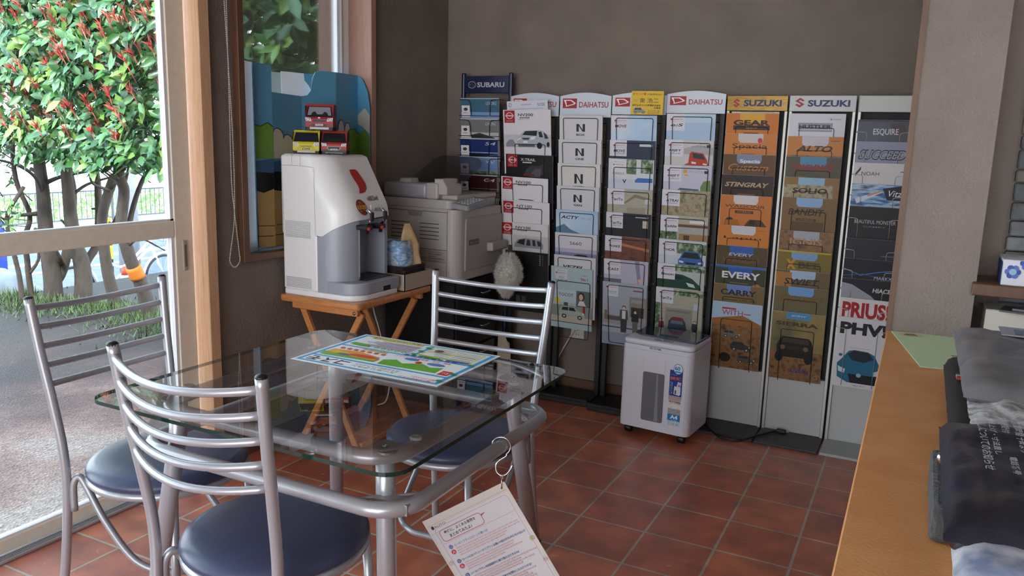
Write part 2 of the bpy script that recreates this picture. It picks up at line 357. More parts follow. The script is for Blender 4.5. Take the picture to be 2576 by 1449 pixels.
# ================================================================== chairs
ST, H, RS = .417, .813, .19
def chair(name, label, loc, rz, group=None):
    t = thing(name, label, 'chair', loc, rz, group)
    b = MB(); b.lathe([(0, ST), (.06, ST), (.12, ST-.001), (.165, ST-.005), (.182, ST-.012), (.190, ST-.022), (.190, ST-.030), (.184, ST-.036), (0, ST-.036)], M_LEATHER, 48); b.obj('seat', t)
    b = MB(); b.tube([(.180*math.cos(a*PI/24), .180*math.sin(a*PI/24), ST-.046) for a in range(48)], .0105, M_STEEL, 10, True)
    b.box(-.17, .17, -.012, .012, ST-.044, ST-.037, M_STEEL2); b.box(-.012, .012, -.17, .17, ST-.044, ST-.037, M_STEEL2); b.obj('seat_ring', t)
    posts = {}
    for s in (1, -1):
        path = smooth_curve([(-.205, s*.176, .012), (-.185, s*.168, .15), (-.168, s*.164, .32), (-.166, s*.167, .44), (-.18, s*.174, .56), (-.198, s*.182, .68), (-.214, s*.19, H)], 8)
        posts[s] = path
        b = MB(); b.tube(path, .0112, M_STEEL, 14); o = b.obj('back_post', t)
        c = MB(); c.lathe([(0, .006), (.007, .005), (.0105, .002), (.0112, 0), (.0112, -.002)], M_BLACK, 14, Matrix.Translation(path[-1])); c.obj('end_cap', o)
        c = MB(); c.lathe([(.0135, 0), (.0135, .02), (.0118, .022), (.0118, 0)], M_BLACK, 14, Matrix.Translation((-.206, s*.176, 0))); c.obj('foot_cap', o)
        # front leg
        b = MB(); b.tube([(.155, s*.135, .012), (.142, s*.118, ST-.046)], .0102, M_STEEL, 12); o = b.obj('front_leg', t)
        c = MB(); c.lathe([(.0125, 0), (.0125, .02), (.0108, .022), (.0108, 0)], M_BLACK, 14, Matrix.Translation((.1555, s*.1355, 0))); c.obj('foot_cap', o)
    def at(s, z):
        p = min(posts[s], key=lambda q: abs(q.z-z)); i = [j for j, q in enumerate(posts[s]) if q.z >= z][0]
        a, c = posts[s][i-1], posts[s][i]; return a.lerp(c, (z-a.z)/(c.z-a.z))
    for k in range(5):
        z = H-.022-.0465*k; A, B_ = at(1, z), at(-1, z)
        pts = [A.lerp(B_, j/16)+Vector((-.05, 0, -.017))*math.sin(PI*j/16)**.85 for j in range(17)]
        b = MB(); b.tube(pts, .0078, M_STEEL, 10); b.obj('back_rung', t)
    pts = smooth_curve([(-.150, .160, .285), (-.150, .158, .35), (-.138, .150, .372), (-.118, .147, .35), (-.06, .145, .27), (.03, .14, .19), (.105, .11, .165), (.150, .05, .16), (.155, 0, .16), (.150, -.05, .16), (.105, -.11, .165), (.03, -.14, .19), (-.06, -.145, .27), (-.118, -.147, .35), (-.138, -.150, .372), (-.150, -.158, .35), (-.150, -.160, .285)], 6)
    b = MB(); b.tube(pts, .0085, M_STEEL2, 10); b.obj('footrest_hoop', t)
    return t
G_CH = 'steel chairs around the glass table'
chair('cafe_chair', 'steel ladder-back chair with navy seat, standing by the sliding glass door', (-.515, -1.645, 0), .03, G_CH)
chair('cafe_chair', 'nearest steel ladder-back chair, its back towards us and scratched navy seat before the table', (-.012, -1.80, 0), 1.545, G_CH)
chair('cafe_chair', 'steel ladder-back chair behind the glass table, in front of the catalogue racks', (.014, -1.128, 0), -1.53, G_CH)
# ================================================================== glass table
tb = thing('glass_table', 'square glass-topped dining table on silver tubular frame', 'table', (0, 0, 0))
GX0, GX1, GY0, GY1 = -.388, .388, -1.948, -1.202
b = MB(); out = rrect(GX0, GX1, GY0, GY1, .045, 6); n = len(out)
b.add([(x, y, .660) for x, y in out], [tuple(range(n))], M_TGLASS)
b.add([(x, y, .652) for x, y in out]+[(x, y, .660) for x, y in out], [(i, (i+1) % n, n+(i+1) % n, n+i) for i in range(n)], M_GEDGE)
b.obj('glass_top', tb)
for nm, z, x0, x1, y0, y1 in (('upper_ring', .630, -.303, .303, -1.848, -1.265), ('lower_ring', .545, -.335, .342, -1.872, -1.215)):
    pts = [(x, y, z) for x, y in rrect(x0, x1, y0, y1, .075, 8)]
    b = MB(); b.tube(pts, .0152, M_STEEL, 14, True); b.obj(nm, tb)
for sx, sy in ((-1, -1), (1, -1), (1, 1), (-1, 1)):
    tx, ty = sx*.272, (-1.812 if sy < 0 else -1.292); fx, fy = sx*.335, (-1.885 if sy < 0 else -1.215)
    b = MB(); b.tube([(fx, fy, .015), (tx+(fx-tx)*.05, ty+(fy-ty)*.05, .56), (tx, ty, .638)], .0188, M_STEEL, 16); o = b.obj('leg', tb)
    c = MB(); c.lathe([(.021, 0), (.021, .03), (.0188, .033), (.0188, 0)], M_BLACK, 16, Matrix.Translation((fx, fy, 0))); c.obj('foot_cap', o)
    c = MB(); c.prism(rrect(tx-.03, tx+.03, ty-.03, ty+.03, .018, 4), .639, .643, M_STEEL2); c.lathe([(.0055, .643), (.0055, .646), (.003, .646), (.003, .6445), (0, .6445)], M_CHROME, 12, Matrix.Translation((tx, ty, 0))); c.obj('leg_plate', o)
    c = MB(); cx, cy = sx*.290+(sx*.004), (ty+sy*.020)
    c.tube(rpath([(cx-sx*.060, cy+sy*.045, .553), (cx-sx*.035, cy+sy*.018, .553), (cx+sx*.012, cy-sy*.02, .553), (cx+sx*.045, cy-sy*.055, .553)], .02), .004, M_STEEL2, 6)
    c.box(min(tx, fx*.99)-.004, max(tx, fx*.99)+.012, cy-.014, cy+.014, .535, .556, M_STEEL2); c.obj('ring_bracket', o)
    c = MB(); c.lathe([(.012, .6455), (.013, .649), (.011, .6515), (.004, .6515), (.004, .649), (0, .649)], C('c8d2ce', .15), 16, Matrix.Translation((sx*.303, ty-sy*.055, 0))); c.obj('glass_pad', o)
# ------------------------------------------------------------------ laminated menu sheet on the glass
b = MB(); PX0, PX1, PY0, PY1 = -.240, .188, -1.500, -1.196
pw, ph = PX1-PX0, PY1-PY0
Mp = frame(((PX0+PX1)/2, PY1, .6615), (-1, 0, 0), (0, -1, 0))      # its reader sits on the far side
b.box(-pw/2, pw/2, 0, ph, -.0008, .0004, C('e9ecef', .25), Mp)
bl, rd, gn, yl, og, bk, wh = '3fa9dc', 'd8342c', '6fb53a', 'f0e070', 'f0a23c', '3a3f48', 'f4f6f7'
I = [('r', .02, .03, .98, .97, bl), ('r', .045, .055, .955, .20, wh), ('r', .045, .23, .955, .575, wh), ('r', .045, .60, .44, .945, 'f3f6ee'), ('r', .46, .60, .955, .945, wh)]
I += [('t', '実績と提案のプラン!', .05, .045, .28, .085, rd, 0, .02), ('t', '新車のりかえも安心。', .05, .095, .22, .125, rd), ('t', 'ユーカリプラン', .32, .085, .62, .135, '2f8a4a', 0, .015), ('t', 'コスモ', .66, .07, .94, .185, bk, .1, .03),
      ('t', '月々定額払いでラクラク', .32, .145, .62, .175, bk)]
I += [('r', .055, .25, .12, .36, rd), ('t', '安心', .065, .28, .11, .33, wh), ('p', [(.14, .27), (.52, .25), (.54, .38), (.47, .43), (.40, .36), (.30, .44), (.22, .38), (.15, .42)], gn), ('e', .22, .47, .06, .035, '4f86c6'), ('e', .40, .50, .05, .03, '4f86c6'), ('e', .33, .45, .02, .03, rd),
      ('t', '車検・税金・整備費用がコミコミ', .15, .52, .53, .56, rd)]
for i in range(8): I.append(('r', .14+i*.047, .575+.008, .172+i*.047, .575+.05, '4a7fb5'))
I += [('p', [(.56, .27), (.94, .25), (.95, .34), (.56, .36)], gn), ('p', [(.57, .30), (.94, .33), (.93, .43), (.75, .46), (.58, .40)], og), ('e', .67, .36, .10, .04, 'e0563a'), ('e', .86, .37, .07, .035, 'e8c030'), ('e', .80, .33, .05, .02, '6a5fb0')]
for i in range(7): I.append(('e', .60+i*.05, .49, .014, .024, 'e2603c'))
I += [('r', .60, .53, .78, .565, 'f3cf8e'), ('t', '毎月の支払い例', .61, .535, .77, .56, bk)]
I += [('r', .065, .64, .425, .66, 'cfc23a'), ('r', .065, .78, .425, .79, 'cfc23a'), ('r', .065, .90, .425, .91, 'cfc23a'), ('r', .065, .64, .07, .91, 'cfc23a'), ('r', .42, .64, .425, .91, 'cfc23a'), ('r', .24, .66, .245, .90, 'cfc23a'), ('e', .14, .62, .08, .02, '3a62c0'), ('e', .33, .62, .07, .02, '4f9a3a'), ('e', .36, .83, .03, .035, '6a5a48')]
for i in range(5): I += [('r', .08, .675+i*.045, .225, .683+i*.045, '5b6a6e'), ('r', .26, .675+i*.045, .33+.02*(i % 3), .683+i*.045, '5b6a6e')]
I += [('r', .52, .89, .90, .935, 'e8d95a'), ('t', '支払いだけでこの内容', .53, .895, .89, .93, bk, 0, .015)]
for i in range(6): I += [('r', .49, .83-i*.035, .78+.12*((i*7) % 3)/3, .842-i*.035, ('6a7c86', rd, '4fa0d8')[i % 3])]
for i in range(5): I.append(('o', .52+i*.05, .63, .016, .024, .45, gn))
I += [('p', [(.78, .62), (.93, .63), (.92, .69), (.80, .68)], gn)]
for u, v in ((.035, .10), (.035, .30), (.035, .58), (.45, .63), (.45, .74), (.45, .86)): I.append(('e', u, v, .018, .024, '2f9a58'))
art(b, Mp, pw, ph, I, .0006, .00004)
tag(b.obj('laminated_leaflet'), 'colourful laminated leaflet with blue borders lying on the glass tabletop', 'leaflet')
# ------------------------------------------------------------------ S hook and hanging Q&A sheet
HP = Vector((.352, -1.490, .456)); ph_ = math.radians(18)
e1 = Vector((math.cos(ph_), math.sin(ph_), 0)); e2 = Vector((0, 0, 1)); nn = e1.cross(e2)
R_ = lambda u, v, w=0: HP+e1*u+e2*v+nn*w
b = MB(); c0 = Vector((.342, -1.478, .545))-HP
cu, cv = c0.dot(e1), c0.dot(e2); cw = c0.dot(nn)
pts = [(cu+.0205*math.cos(math.radians(a)), cv+.0205*math.sin(math.radians(a))) for a in range(205, -55, -16)]
pts += [(.006, .068), (-.010, .056), (-.0155, .044), (-.0125, .031), (-.002, .0245), (.009, .029), (.018, .041), (.0215, .050)]
b.tube(smooth_curve([R_(u, v, cw*max(0, min(1, v/.09))) for u, v in pts], 4), .0021, M_CHROME, 8)
tag(b.obj('s_hook'), 'shiny wire S-shaped hook over the lower table rail', 'hook')
qs = thing('hanging_sheet', 'clear-wallet question sheet hanging askew from the S-shaped hook', 'sheet')
b = MB(); b.tube([R_(0.0008*math.sin(a), .026-.005*(1-math.cos(a)), .0035*math.cos(a)*0+.001) for a in (0, 1, 2, 3)], .001, M_CHROME, 6)
b.tube([R_(.0032*math.cos(t*PI/8), .0225+.0045*math.sin(t*PI/8), 0) for t in range(16)], .0008, M_CHROME, 6, True)
b.tube([R_(0, .019, .002), R_(0, -.002, .0025)], .0013, M_CHROME, 6); b.lathe([(0, 0), (.002, .0005), (.002, .002), (0, .003)], C('7a5a44', .5), 10, frame(R_(0, -.002, .0015), e1, e2)); b.obj('swivel_clip', qs)
ang = math.atan2(-.1116, -.1795)   # from the hole towards the other top corner
ax = -Vector((math.cos(ang), math.sin(ang))); up = Vector((-ax.y, ax.x))
xd = e1*ax.x+e2*ax.y; yd = e1*up.x+e2*up.y
SW, SH = .218, .318
top = R_(0, .0095); Ms = frame(top-xd*(SW/2-.006)-yd*SH, xd, yd)
b = MB(); b.box(-SW/2, SW/2, 0, SH, -.0008, .0006, C('dcd6cf', .25), Ms)
pk, rdq, blq = 'b7565f', 'c8485a', '4a5a9a'
J = [('r', .03, .07, .97, .985, 'dad9dc'), ('r', .02, .052, .98, .056, 'c2b794'), ('r', .0, .115, .35, .118, 'c2b794')]
def rr_line(u0, v0, u1, v1, r, th, col):
    asp = SW/SH; p = rrect(u0*SW, u1*SW, v0*SH, v1*SH, r); p = [(x/SW, y/SH) for x, y in p]; return ('l', p+[p[0]], th, col)
J += [rr_line(.07, .085, .95, .96, .008, .0008, 'b8848a'), rr_line(.10, .115, .60, .205, .008, .0014, 'b7565f')]
J += [('p', [(.595, .135), (.66, .13), (.598, .15)], pk), ('l', [(.08, .215), (.94, .215)], .0006, 'b8848a'),
      ('t', '最後に、よくある質問を', .15, .128, .53, .152, '3a3238', 0, .02), ('t', 'まとめてみたよ♪', .19, .165, .46, .192, '3a3238', 0, .02),
      ('e', .065, .075, .017, .014, '4a3a30'), ('t', 'AUTO', .085, .068, .22, .083, '3a3236')]
qs_t = ['ユーカリプランとローンの違いは?', 'ローンに比べてユーカリプランは高い!?自分のものにならない!?', 'ユーカリプラン利用期間中に乗り換えはできるの?', 'ユーカリプラン期間中に事故や故障をしたらどうする?', '期間中に解約はできないの?']
random.seed(2)
for i, q in enumerate(qs_t):
    v = .245+i*.118; J += [('e', .135, v+.010, .022, .0155, blq), ('t', 'Q', .122, v+.001, .148, v+.019, 'e8e8f0'), ('t', q, .175, v, min(.93, .175+.0255*len(q)), v+.02, blq, 0, .012)]
    J += [('e', .135, v+.052, .027, .018, rdq), ('t', 'A', .121, v+.042, .149, v+.062, 'f0e4e6')]
    for r in range(4):
        x = .18; e = random.uniform(.6, .93)
        while x < e:
            wd = random.uniform(.02, .07); J.append(('r', x, v+.033+r*.018, min(x+wd, .94), v+.042+r*.018, 'd6b6bc')); x += wd+.008
J += [('o', .955, .44, .02, .016, .4, 'b9bd6a'), ('o', .045, .36, .022, .016, .3, 'd8a8a8'), ('o', .965, .62, .02, .015, .3, 'd8a8a8')]
art(b, Ms, SW, SH, J, .0007, .00002); b.obj('printed_page', qs)
# ================================================================== catalogue racks along the back wall
RED, PW, INK = 'a8262c', 'e4e2e4', '23252a'
def emblem_s(u0, v0, u1, v1, col):
    p = [(.5, 0), (1, .27), (.8, .38), (.52, .24), (.38, .33), (1, .66), (.5, 1), (0, .73), (.2, .62), (.48, .76), (.62, .67), (0, .34)]
    return ('p', [(u0+(u1-u0)*a, v0+(v1-v0)*c) for a, c in p], col)
def emblem_d(u0, v0, u1, v1):
    q = lambda p, c: ('p', [(u0+(u1-u0)*a, v0+(v1-v0)*b) for a, b in p], c)
    return [('r', u0, v0, u1, v1, RED), q([(.06, .14), (.60, .14), (.93, .48), (.82, .62), (.20, .86), (.24, .72)], 'f0eef0'), q([(.22, .24), (.56, .24), (.80, .50), (.72, .57), (.30, .74)], RED)]
def emblem_n(u0, v0, u1, v1):
    mu = (u0+u1)/2; du = u1-u0; dv = v1-v0; mv = v0+dv*.42
    return [('r', u0, v0, u1, v1, RED), ('o', mu, mv, du*.34, dv*.27, .2, 'ead8d8'), ('r', u0+du*.1, mv-dv*.06, u1-du*.1, mv+dv*.06, 'ead8d8'), ('t', 'NISSAN', u0+du*.17, mv-dv*.035, u1-du*.17, mv+dv*.035, RED, 0, .01),
            ('t', 'Innovation', u0+du*.2, v0+dv*.78, u1-du*.2, v0+dv*.83, 'ead8d8'), ('t', 'that excites', u0+du*.15, v0+dv*.87, u1-du*.15, v0+dv*.92, 'ead8d8')]
def emblem_oval(u0, v0, u1, v1, ring, fill, star):
    mu, mv, ru, rv = (u0+u1)/2, (v0+v1)/2, (u1-u0)/2, (v1-v0)/2
    r = [('e', mu, mv, ru, rv, fill), ('o', mu, mv, ru, rv, .14, ring)]
    for a, c, s in ((-.45, -.05, .2), (.0, -.4, .1), (.25, -.1, .1), (.5, .1, .1), (.1, .3, .1), (.4, .45, .1)):
        r.append(('p', [(mu+ru*(a+s*x), mv+rv*(c+s*1.3*y)) for x, y in ((0, -1), (.2, -.2), (1, 0), (.2, .2), (0, 1), (-.2, .2), (-1, 0), (-.2, -.2))], star))
    return r
def car_front(u0, v0, u1, v1, body, glass='20262c', low='1c1e22', lamp='d8dce0'):
    q = lambda p, c: ('p', [(u0+(u1-u0)*a, v0+(v1-v0)*b) for a, b in p], c)
    return [q([(.2, .05), (.5, 0), (.8, .05), (.93, .42), (1, .55), (.98, .88), (.9, .95), (.1, .95), (.02, .88), (0, .55), (.07, .42)], body), q([(.24, .09), (.76, .09), (.87, .40), (.13, .40)], glass),
            q([(.04, .56), (.22, .60), (.2, .69), (.05, .66)], lamp), q([(.96, .56), (.78, .60), (.8, .69), (.95, .66)], lamp), q([(.26, .64), (.74, .64), (.66, .74), (.34, .74)], low),
            q([(.08, .80), (.92, .80), (.86, .92), (.14, .92)], low), q([(.4, .80), (.6, .80), (.6, .88), (.4, .88)], 'd0d2d4'), q([(.06, .93), (.2, .93), (.2, 1), (.08, 1)], '141414'), q([(.94, .93), (.8, .93), (.8, 1), (.92, 1)], '141414')]
def car_side(u0, v0, u1, v1, body, glass='2a3036'):
    q = lambda p, c: ('p', [(u0+(u1-u0)*a, v0+(v1-v0)*b) for a, b in p], c)
    r = [q([(.02, .35), (.12, .05), (.20, 0), (.60, 0), (.72, .32), (.95, .42), (1, .75), (.96, .85), (.02, .85), (0, .6)], body), q([(.14, .10), (.36, .08), (.36, .36), (.10, .36)], glass), q([(.39, .08), (.57, .08), (.66, .36), (.39, .36)], glass), q([(.90, .45), (.97, .48), (.97, .56), (.90, .54)], 'e8e8e0')]
    for a in (.2, .8):
        r += [('e', u0+(u1-u0)*a, v0+(v1-v0)*.84, (u1-u0)*.09, (v1-v0)*.17, '18181a'), ('e', u0+(u1-u0)*a, v0+(v1-v0)*.84, (u1-u0)*.05, (v1-v0)*.095, 'b8babc')]
    return r
M_SKYP = noisy('printed_sky', ['5f8ec4', 'a9c6e2', 'c9dcec'], 3, .4, stretch=(1, 1, 2))
M_SUNSET = noisy('printed_dusk', ['7d7a50', '8e7a48', '5d5a3c'], 6, .4)
M_LEAFP = noisy('printed_trees', ['26351f', '58764a', 'b5c4b8'], 60, .4, detail=5)
M_GARDEN = noisy('printed_garden', ['6e5f44', 'a89a7c', '59663f'], 40, .4, detail=5)
M_STREAK = noisy('printed_streaks', ['0e1a34', '1f5fa0', 'a9cbe6', '0b1020'], 9, .4, stretch=(1, 1, 7), detail=3)
M_ROCK = noisy('printed_desert', ['4f3a24', '8a6238', '2e2418'], 30, .4, detail=5)
M_HOUSE = noisy('printed_wall', ['a39d8c', 'b4ae9c'], 30, .4, stretch=(1, 1, 8))
M_EARTH = noisy('printed_soil', ['3a2c28', '7a4434', '5a3a30'], 22, .4, stretch=(1, 1, 4))
M_NIGHT = noisy('printed_night', ['10141f', '1c2434', '2c3a52'], 8, .4)
M_ORANGE = 'd07a1e'
LEAN = .10
def catalogue(key, cx, z, w, base, items, label, cat='catalogue', group=None, h=.297, y=.44, th=.007, roll=0., bend=0.):
    """one printed catalogue standing in its pocket, top leaning out a little"""
    b = MB(); d = Vector((0, math.sin(LEAN), -math.cos(LEAN))); r_ = Matrix.Rotation(roll, 3, 'Y')
    xd = r_ @ Vector((1, 0, 0)); yd = r_ @ -d
    M = frame(Vector((0, 0, 0))-yd*h, xd, yd)
    b.box(-w/2, w/2, 0, h, -th, 0, C(base, .42, 0, .35), M)
    pg = C('d2d0d2', .7)
    b.box(-w/2-.0002, w/2+.0002, .001, h+.0003, -th+.0006, -.0006, pg, M)      # page block between the covers
    art(b, M, w, h, items, .0003, .00003)
    o = b.obj('catalogue'); o.location = (cx, y, z); tag(o, label, cat, group); return o
ORD = ['top', 'second', 'third', 'fourth', 'fifth', 'sixth', 'seventh', 'eighth', 'ninth', 'bottom']
# ---- navy rack
def sub(c1, c2, name, ext=()):
    r = [('r', 0, .015, 1, .22, c1), ('r', 0, .225, 1, 1, c2)]+list(ext)
    r += [('r', .02, .115, .235, .30, PW)]+emblem_oval(.07, .15, .18, .20, '22252c', '22252c', PW)+[('t', 'SUBARU', .06, .22, .19, .24, '33363c'), ('t', name, .66, .055, .94, .105, 'c9d4de', .2)]
    return r
A = [(1.403, '9fb6cc', sub('3f6a80', '7f9cc8', 'LEVORG'), 'blue and steel landscape catalogue'),
     (1.308, 'c9c9c9', sub('77777a', 'b9bab8', 'LEVORG', [('p', [(.28, .26), (.5, .225), (.9, .30), (.95, .36), (.28, .36)], '3a3c3c')]), 'grey catalogue with smoky picture'),
     (1.215, 'c4cad8', sub('1b2f6a', '0e1838', 'S4', [('r', 0, .225, 1, .235, '7c94c0'), ('p', [(.55, .36), (.75, .26), (1, .24), (1, .36)], '35557f')]), 'deep blue catalogue'),
     (1.128, 'c8ccd0', sub('6f8fbe', '4a5e50', 'XV', [('r', 0, .235, 1, .36, M_LEAFP)]), 'sky-blue catalogue with trees'),
     (1.042, 'c8c4c4', sub('3d1618', '201818', 'G4', [('r', .02, .25, 1, .36, M_EARTH)]), 'dark maroon catalogue'),
     (.944, 'a9c8cc', sub('5f9aa4', '9fc0c8', 'XV', [('r', 0, .25, .9, .36, '8fb8c4')]), 'teal catalogue half behind the printer')]
GA = 'catalogues in the navy rack'
for i, (z, base, items, lk) in enumerate(A): catalogue('A', -.812, z, .207, base, items, f'{lk} in {ORD[i]} pocket of the navy-topped rack', group=GA, th=.004)
# ---- white catalogues with red badges
def nis(t1, t2, ext=(), ink='4a4c52'):
    return list(ext)+emblem_n(.03, .01, .25, .20)+[('t', t1, .32, .055, .64, .098, ink, 0, .02), ('r', .36, .112, .56, .13, ink), ('t', t2, .38, .115, .54, .127, PW)]
B = [(-.565, 1.393, [('r', .02, .10, .98, .35, 'd3d6e0'), ('t', '日産自動車価格表', .35, .05, .6, .07, '5a6aa0'), ('t', 'NV200', .75, .04, .93, .09, '4a5a9a'), ('r', .05, .12, .9, .128, '9aa6cc'), ('o', .08, .06, .035, .03, .25, '4a4c5a')], 'dadae2', 'white price list with blue print standing behind the van catalogue', .21, -.04),
     (-.562, 1.351, nis('NV200', 'VANETTE', [('r', 0, .38, 1, .58, 'c9c6cc'), ('t', '乗用車カタログ', .33, .14, .56, .155, '6a6a70')]+[('p', [(.05, .52), (.12, .46), (.2, .46), (.26, .53), (.26, .57), (.05, .57)], '8a8c94')]+
       [('p', [(.28, .50), (.36, .38), (.44, .32), (.80, .31), (.93, .37), (.98, .47), (.97, .58), (.30, .58)], 'b4b8c2'), ('p', [(.40, .385), (.47, .325), (.72, .32), (.70, .40)], '23282e'), ('p', [(.74, .34), (.80, .33), (.84, .42), (.76, .42)], '2a2f36'), ('p', [(.85, .34), (.91, .38), (.95, .44), (.87, .44)], '2a2f36'), ('p', [(.29, .46), (.38, .42), (.36, .45), (.29, .48)], 'e4e8ec'), ('p', [(.58, .42), (.69, .40), (.66, .45), (.57, .46)], 'e4e8ec'), ('p', [(.39, .43), (.56, .43), (.53, .46), (.42, .46)], '3a3e44'), ('r', .42, .48, .51, .51, 'e8e8e8'), ('r', .31, .53, .66, .57, '5a5e66'), ('e', .76, .55, .055, .05, '1c1c20'), ('e', .94, .53, .03, .04, '1c1c20')]), 'dedbe0', 'large white catalogue with a silver van, top of the leftmost arch-topped rack', .245, -.012),
     (-.541, 1.146, [('r', 0, 0, 1, 1, '141418'), ('p', [(.38, .33), (.45, .22), (.55, .16), (.7, .17), (.82, .12), (.8, .30), (.6, .34)], '3a383c'), ('p', [(.5, .34), (.62, .22), (.76, .2), (.74, .34)], '55525a'), ('r', .38, .30, .62, .33, '6a2226')]+nis('X-TRAIL', 'MODE', ink='c8c8cc')[0:], '1a1a1e', 'black catalogue with white smoke and a red badge', .243, .01),
     (-.562, 1.040, nis('NV100', 'CLIPPER', [('p', [(.36, .36), (.40, .345), (.66, .345), (.72, .36)], '3a4048')]), 'dedce0', 'white catalogue, fourth of the red-badge catalogues from above', .245, .015),
     (-.553, .928, nis('NT100', 'CLIPPER'), 'dcdade', 'white red-badge catalogue with blank cover under the printer-side one', .25, .008),
     (-.556, .826, nis('NV100', 'RIO', [('r', 0, .2, 1, .45, 'c4c2c2'), ('p', [(.30, .33), (.36, .27), (.52, .24), (.84, .25), (.90, .33), (.90, .40), (.28, .40)], '8e9094'), ('p', [(.34, .33), (.40, .275), (.52, .255), (.50, .36)], '23282e'), ('p', [(.56, .265), (.62, .265), (.64, .36), (.54, .36)], '2c3238'), ('p', [(.67, .265), (.73, .265), (.74, .36), (.68, .36)], '2c3238'), ('p', [(.77, .27), (.83, .28), (.86, .35), (.79, .36)], '2c3238')]), 'd8d6d8', 'white catalogue with a boxy grey van and red badge', .25, .005),
     (-.539, .691, [('r', 0, 0, 1, 1, '17181b'), ('p', [(.30, .40), (.36, .38), (.40, .62), (.33, .66)], '6a1c20'), ('p', [(.32, .48), (.50, .52), (.52, .60), (.34, .58)], '4a1a1c'), ('r', .24, .74, .34, .88, '5a5052'), ('r', .37, .74, .47, .88, '4a4446')]+[('r', .80, .04+.03*i, .835, .055+.03*i, '8a8c90') for i in range(6)]+[('r', .87, .04+.02*i, .89, .05+.02*i, '6a6c70') for i in range(9)], '1a1b1e', 'black catalogue low behind the white duster', .225, .004)]
for cx, z, items, base, lb, w, rl in B: catalogue('B', cx, z, w, base, items, lb, group='catalogues in the leftmost arch-topped rack', roll=rl, th=.005 if w > .22 else .003, y=.448 if z > 1.38 else .44)
# ---- single-letter catalogues
def big_n(word, v=.125, s=1.): return [('p', [(.40, v), (.455, v), (.545, v+.085*s), (.545, v), (.60, v), (.60, v+.115*s), (.545, v+.115*s), (.455, v+.03*s), (.455, v+.115*s), (.40, v+.115*s)], INK)]+([('t', word, .40, v+.145*s, .60, v+.178*s, INK, 0, .03)] if word else [])
Cc = [(1.328, 'd2d0d6', big_n('BOX'), 'white catalogue with black letter N over a three-letter word'),
      (1.220, 'd2d1d6', big_n('ONE'), 'white catalogue with black letter N'),
      (1.114, 'd6d4d0', big_n('', .155, 1.28)+[('t', 'WGN', .37, .335, .63, .375, INK, 0, .03)], 'cream catalogue with the largest black letter N'),
      (1.011, 'd0ced6', big_n('VAN'), 'pale catalogue with black letter N'),
      (.902, 'a8c0e2', [('r', 0, 0, 1, 1, M_SKYP), ('t', 'ACTY', .12, .085, .56, .135, INK, .25, .03), ('t', 'TRUCK', .60, .105, .85, .135, '7d97bd'), ('p', [(0, .28), (.2, .22), (.35, .30), (.6, .36), (0, .36)], '5c7f9c')], 'sky-blue catalogue with bold italic name'),
      (.796, 'd4d2d8', [('r', 0, .30, 1, 1, '7f82a8'), ('t', 'S660', .36, .13, .64, .18, INK), ('p', [(.46, .345), (.55, .325), (.75, .33), (.82, .37), (.46, .37)], '23252c'), ('r', 0, .24, 1, .305, 'b4b2c6')], 'white catalogue fading to violet'),
      (.691, 'd2d2d6', [('t', 'VEZEL', .22, .15, .72, .20, INK, .25, .03)], 'white catalogue with wide italic capitals'),
      (.637, 'b9cdd0', [('r', 0, 0, 1, 1, 'a9c0c4'), ('r', .10, .03, .40, .21, 'c9ced2'), ('t', 'Light you up', .14, .05, .34, .07, '8a4048'), ('r', .12, .085, .15, .11, RED), ('t', 'DAIHATSU', .16, .088, .36, .108, RED), ('t', 'ALL', .20, .155, .33, .18, INK), ('t', 'LINEUP', .12, .20, .40, .23, INK), ('t', '12年連続', .73, .10, .87, .12, RED), ('t', 'No.1', .73, .145, .89, .19, RED, 0, .02),
        ('r', .10, .37, .62, .57, 'bccbd0'), ('t', 'TOCOT', .19, .42, .55, .47, INK), ('r', .62, .36, .97, .62, '5d6a66'), ('e', .74, .45, .08, .07, '3a2c26'), ('e', .735, .46, .05, .05, 'd6b09c'), ('p', [(.66, .60), (.70, .52), (.80, .52), (.86, .60)], 'd8d8d2'), ('e', .16, .55, .07, .05, 'e2c84c'), ('r', .0, .62, 1, .86, '8a9288'), ('r', .32, .57, .42, .70, '5a5248'), ('r', .78, .60, .84, .74, '8c3a30'), ('r', 0, .80, 1, .90, 'b9b4a4')]+car_side(.20, .63, .84, .83, 'a9b3a6')+[('r', 0, .895, 1, .905, '2a2c2c')], 'pale boxy hatchback catalogue')]
for i, (z, base, items, lk) in enumerate(Cc): catalogue('C', -.290 if i < 7 else -.300, z, .208, base, items, f'{lk}, {ORD[i] if i < 7 else "lowest"} in the second arch-topped rack', group='catalogues in the second arch-topped rack', th=.005, roll=.01 if i > 5 else 0, y=.44 if i < 7 else .433)
# ---- picture catalogues with a white name panel
def dh(name, bg, ext=(), shear=.15, sub_=None, dark=False):
    r = [('r', 0, 0, 1, 1, bg)]+list(ext)+[('r', .0 if not dark else .03, .0, .38, .235, 'd6d5de'), ('t', 'Light you up', .13, .03, .34, .048, '8e8e98'), ('r', .08, .065, .115, .087, RED), ('t', 'DAIHATSU', .125, .068, .345, .085, RED), ('r', .06, .105, .38, .108, 'a5a5ac')]
    r += [('t', name, .09, .135, .35, .175, '26282e', shear, .02)]
    if sub_: r.append(('t', sub_, .12, .185, .33, .205, '26282e'))
    r += [('r', .72, .035, .76, .05, '4f8a5a'), ('r', .77, .04, .92, .048, '8a9aa0')]
    return r
person = lambda u, v, s, top, leg: [('e', u, v, .035*s, .026*s, '3a2a24'), ('e', u, v+.008*s, .027*s, .022*s, 'd8b8a4'), ('p', [(u-.07*s, v+.03*s), (u+.07*s, v+.03*s), (u+.08*s, v+.15*s), (u-.08*s, v+.15*s)], top), ('p', [(u-.06*s, v+.15*s), (u+.06*s, v+.15*s), (u+.05*s, v+.32*s), (u-.05*s, v+.32*s)], leg)]
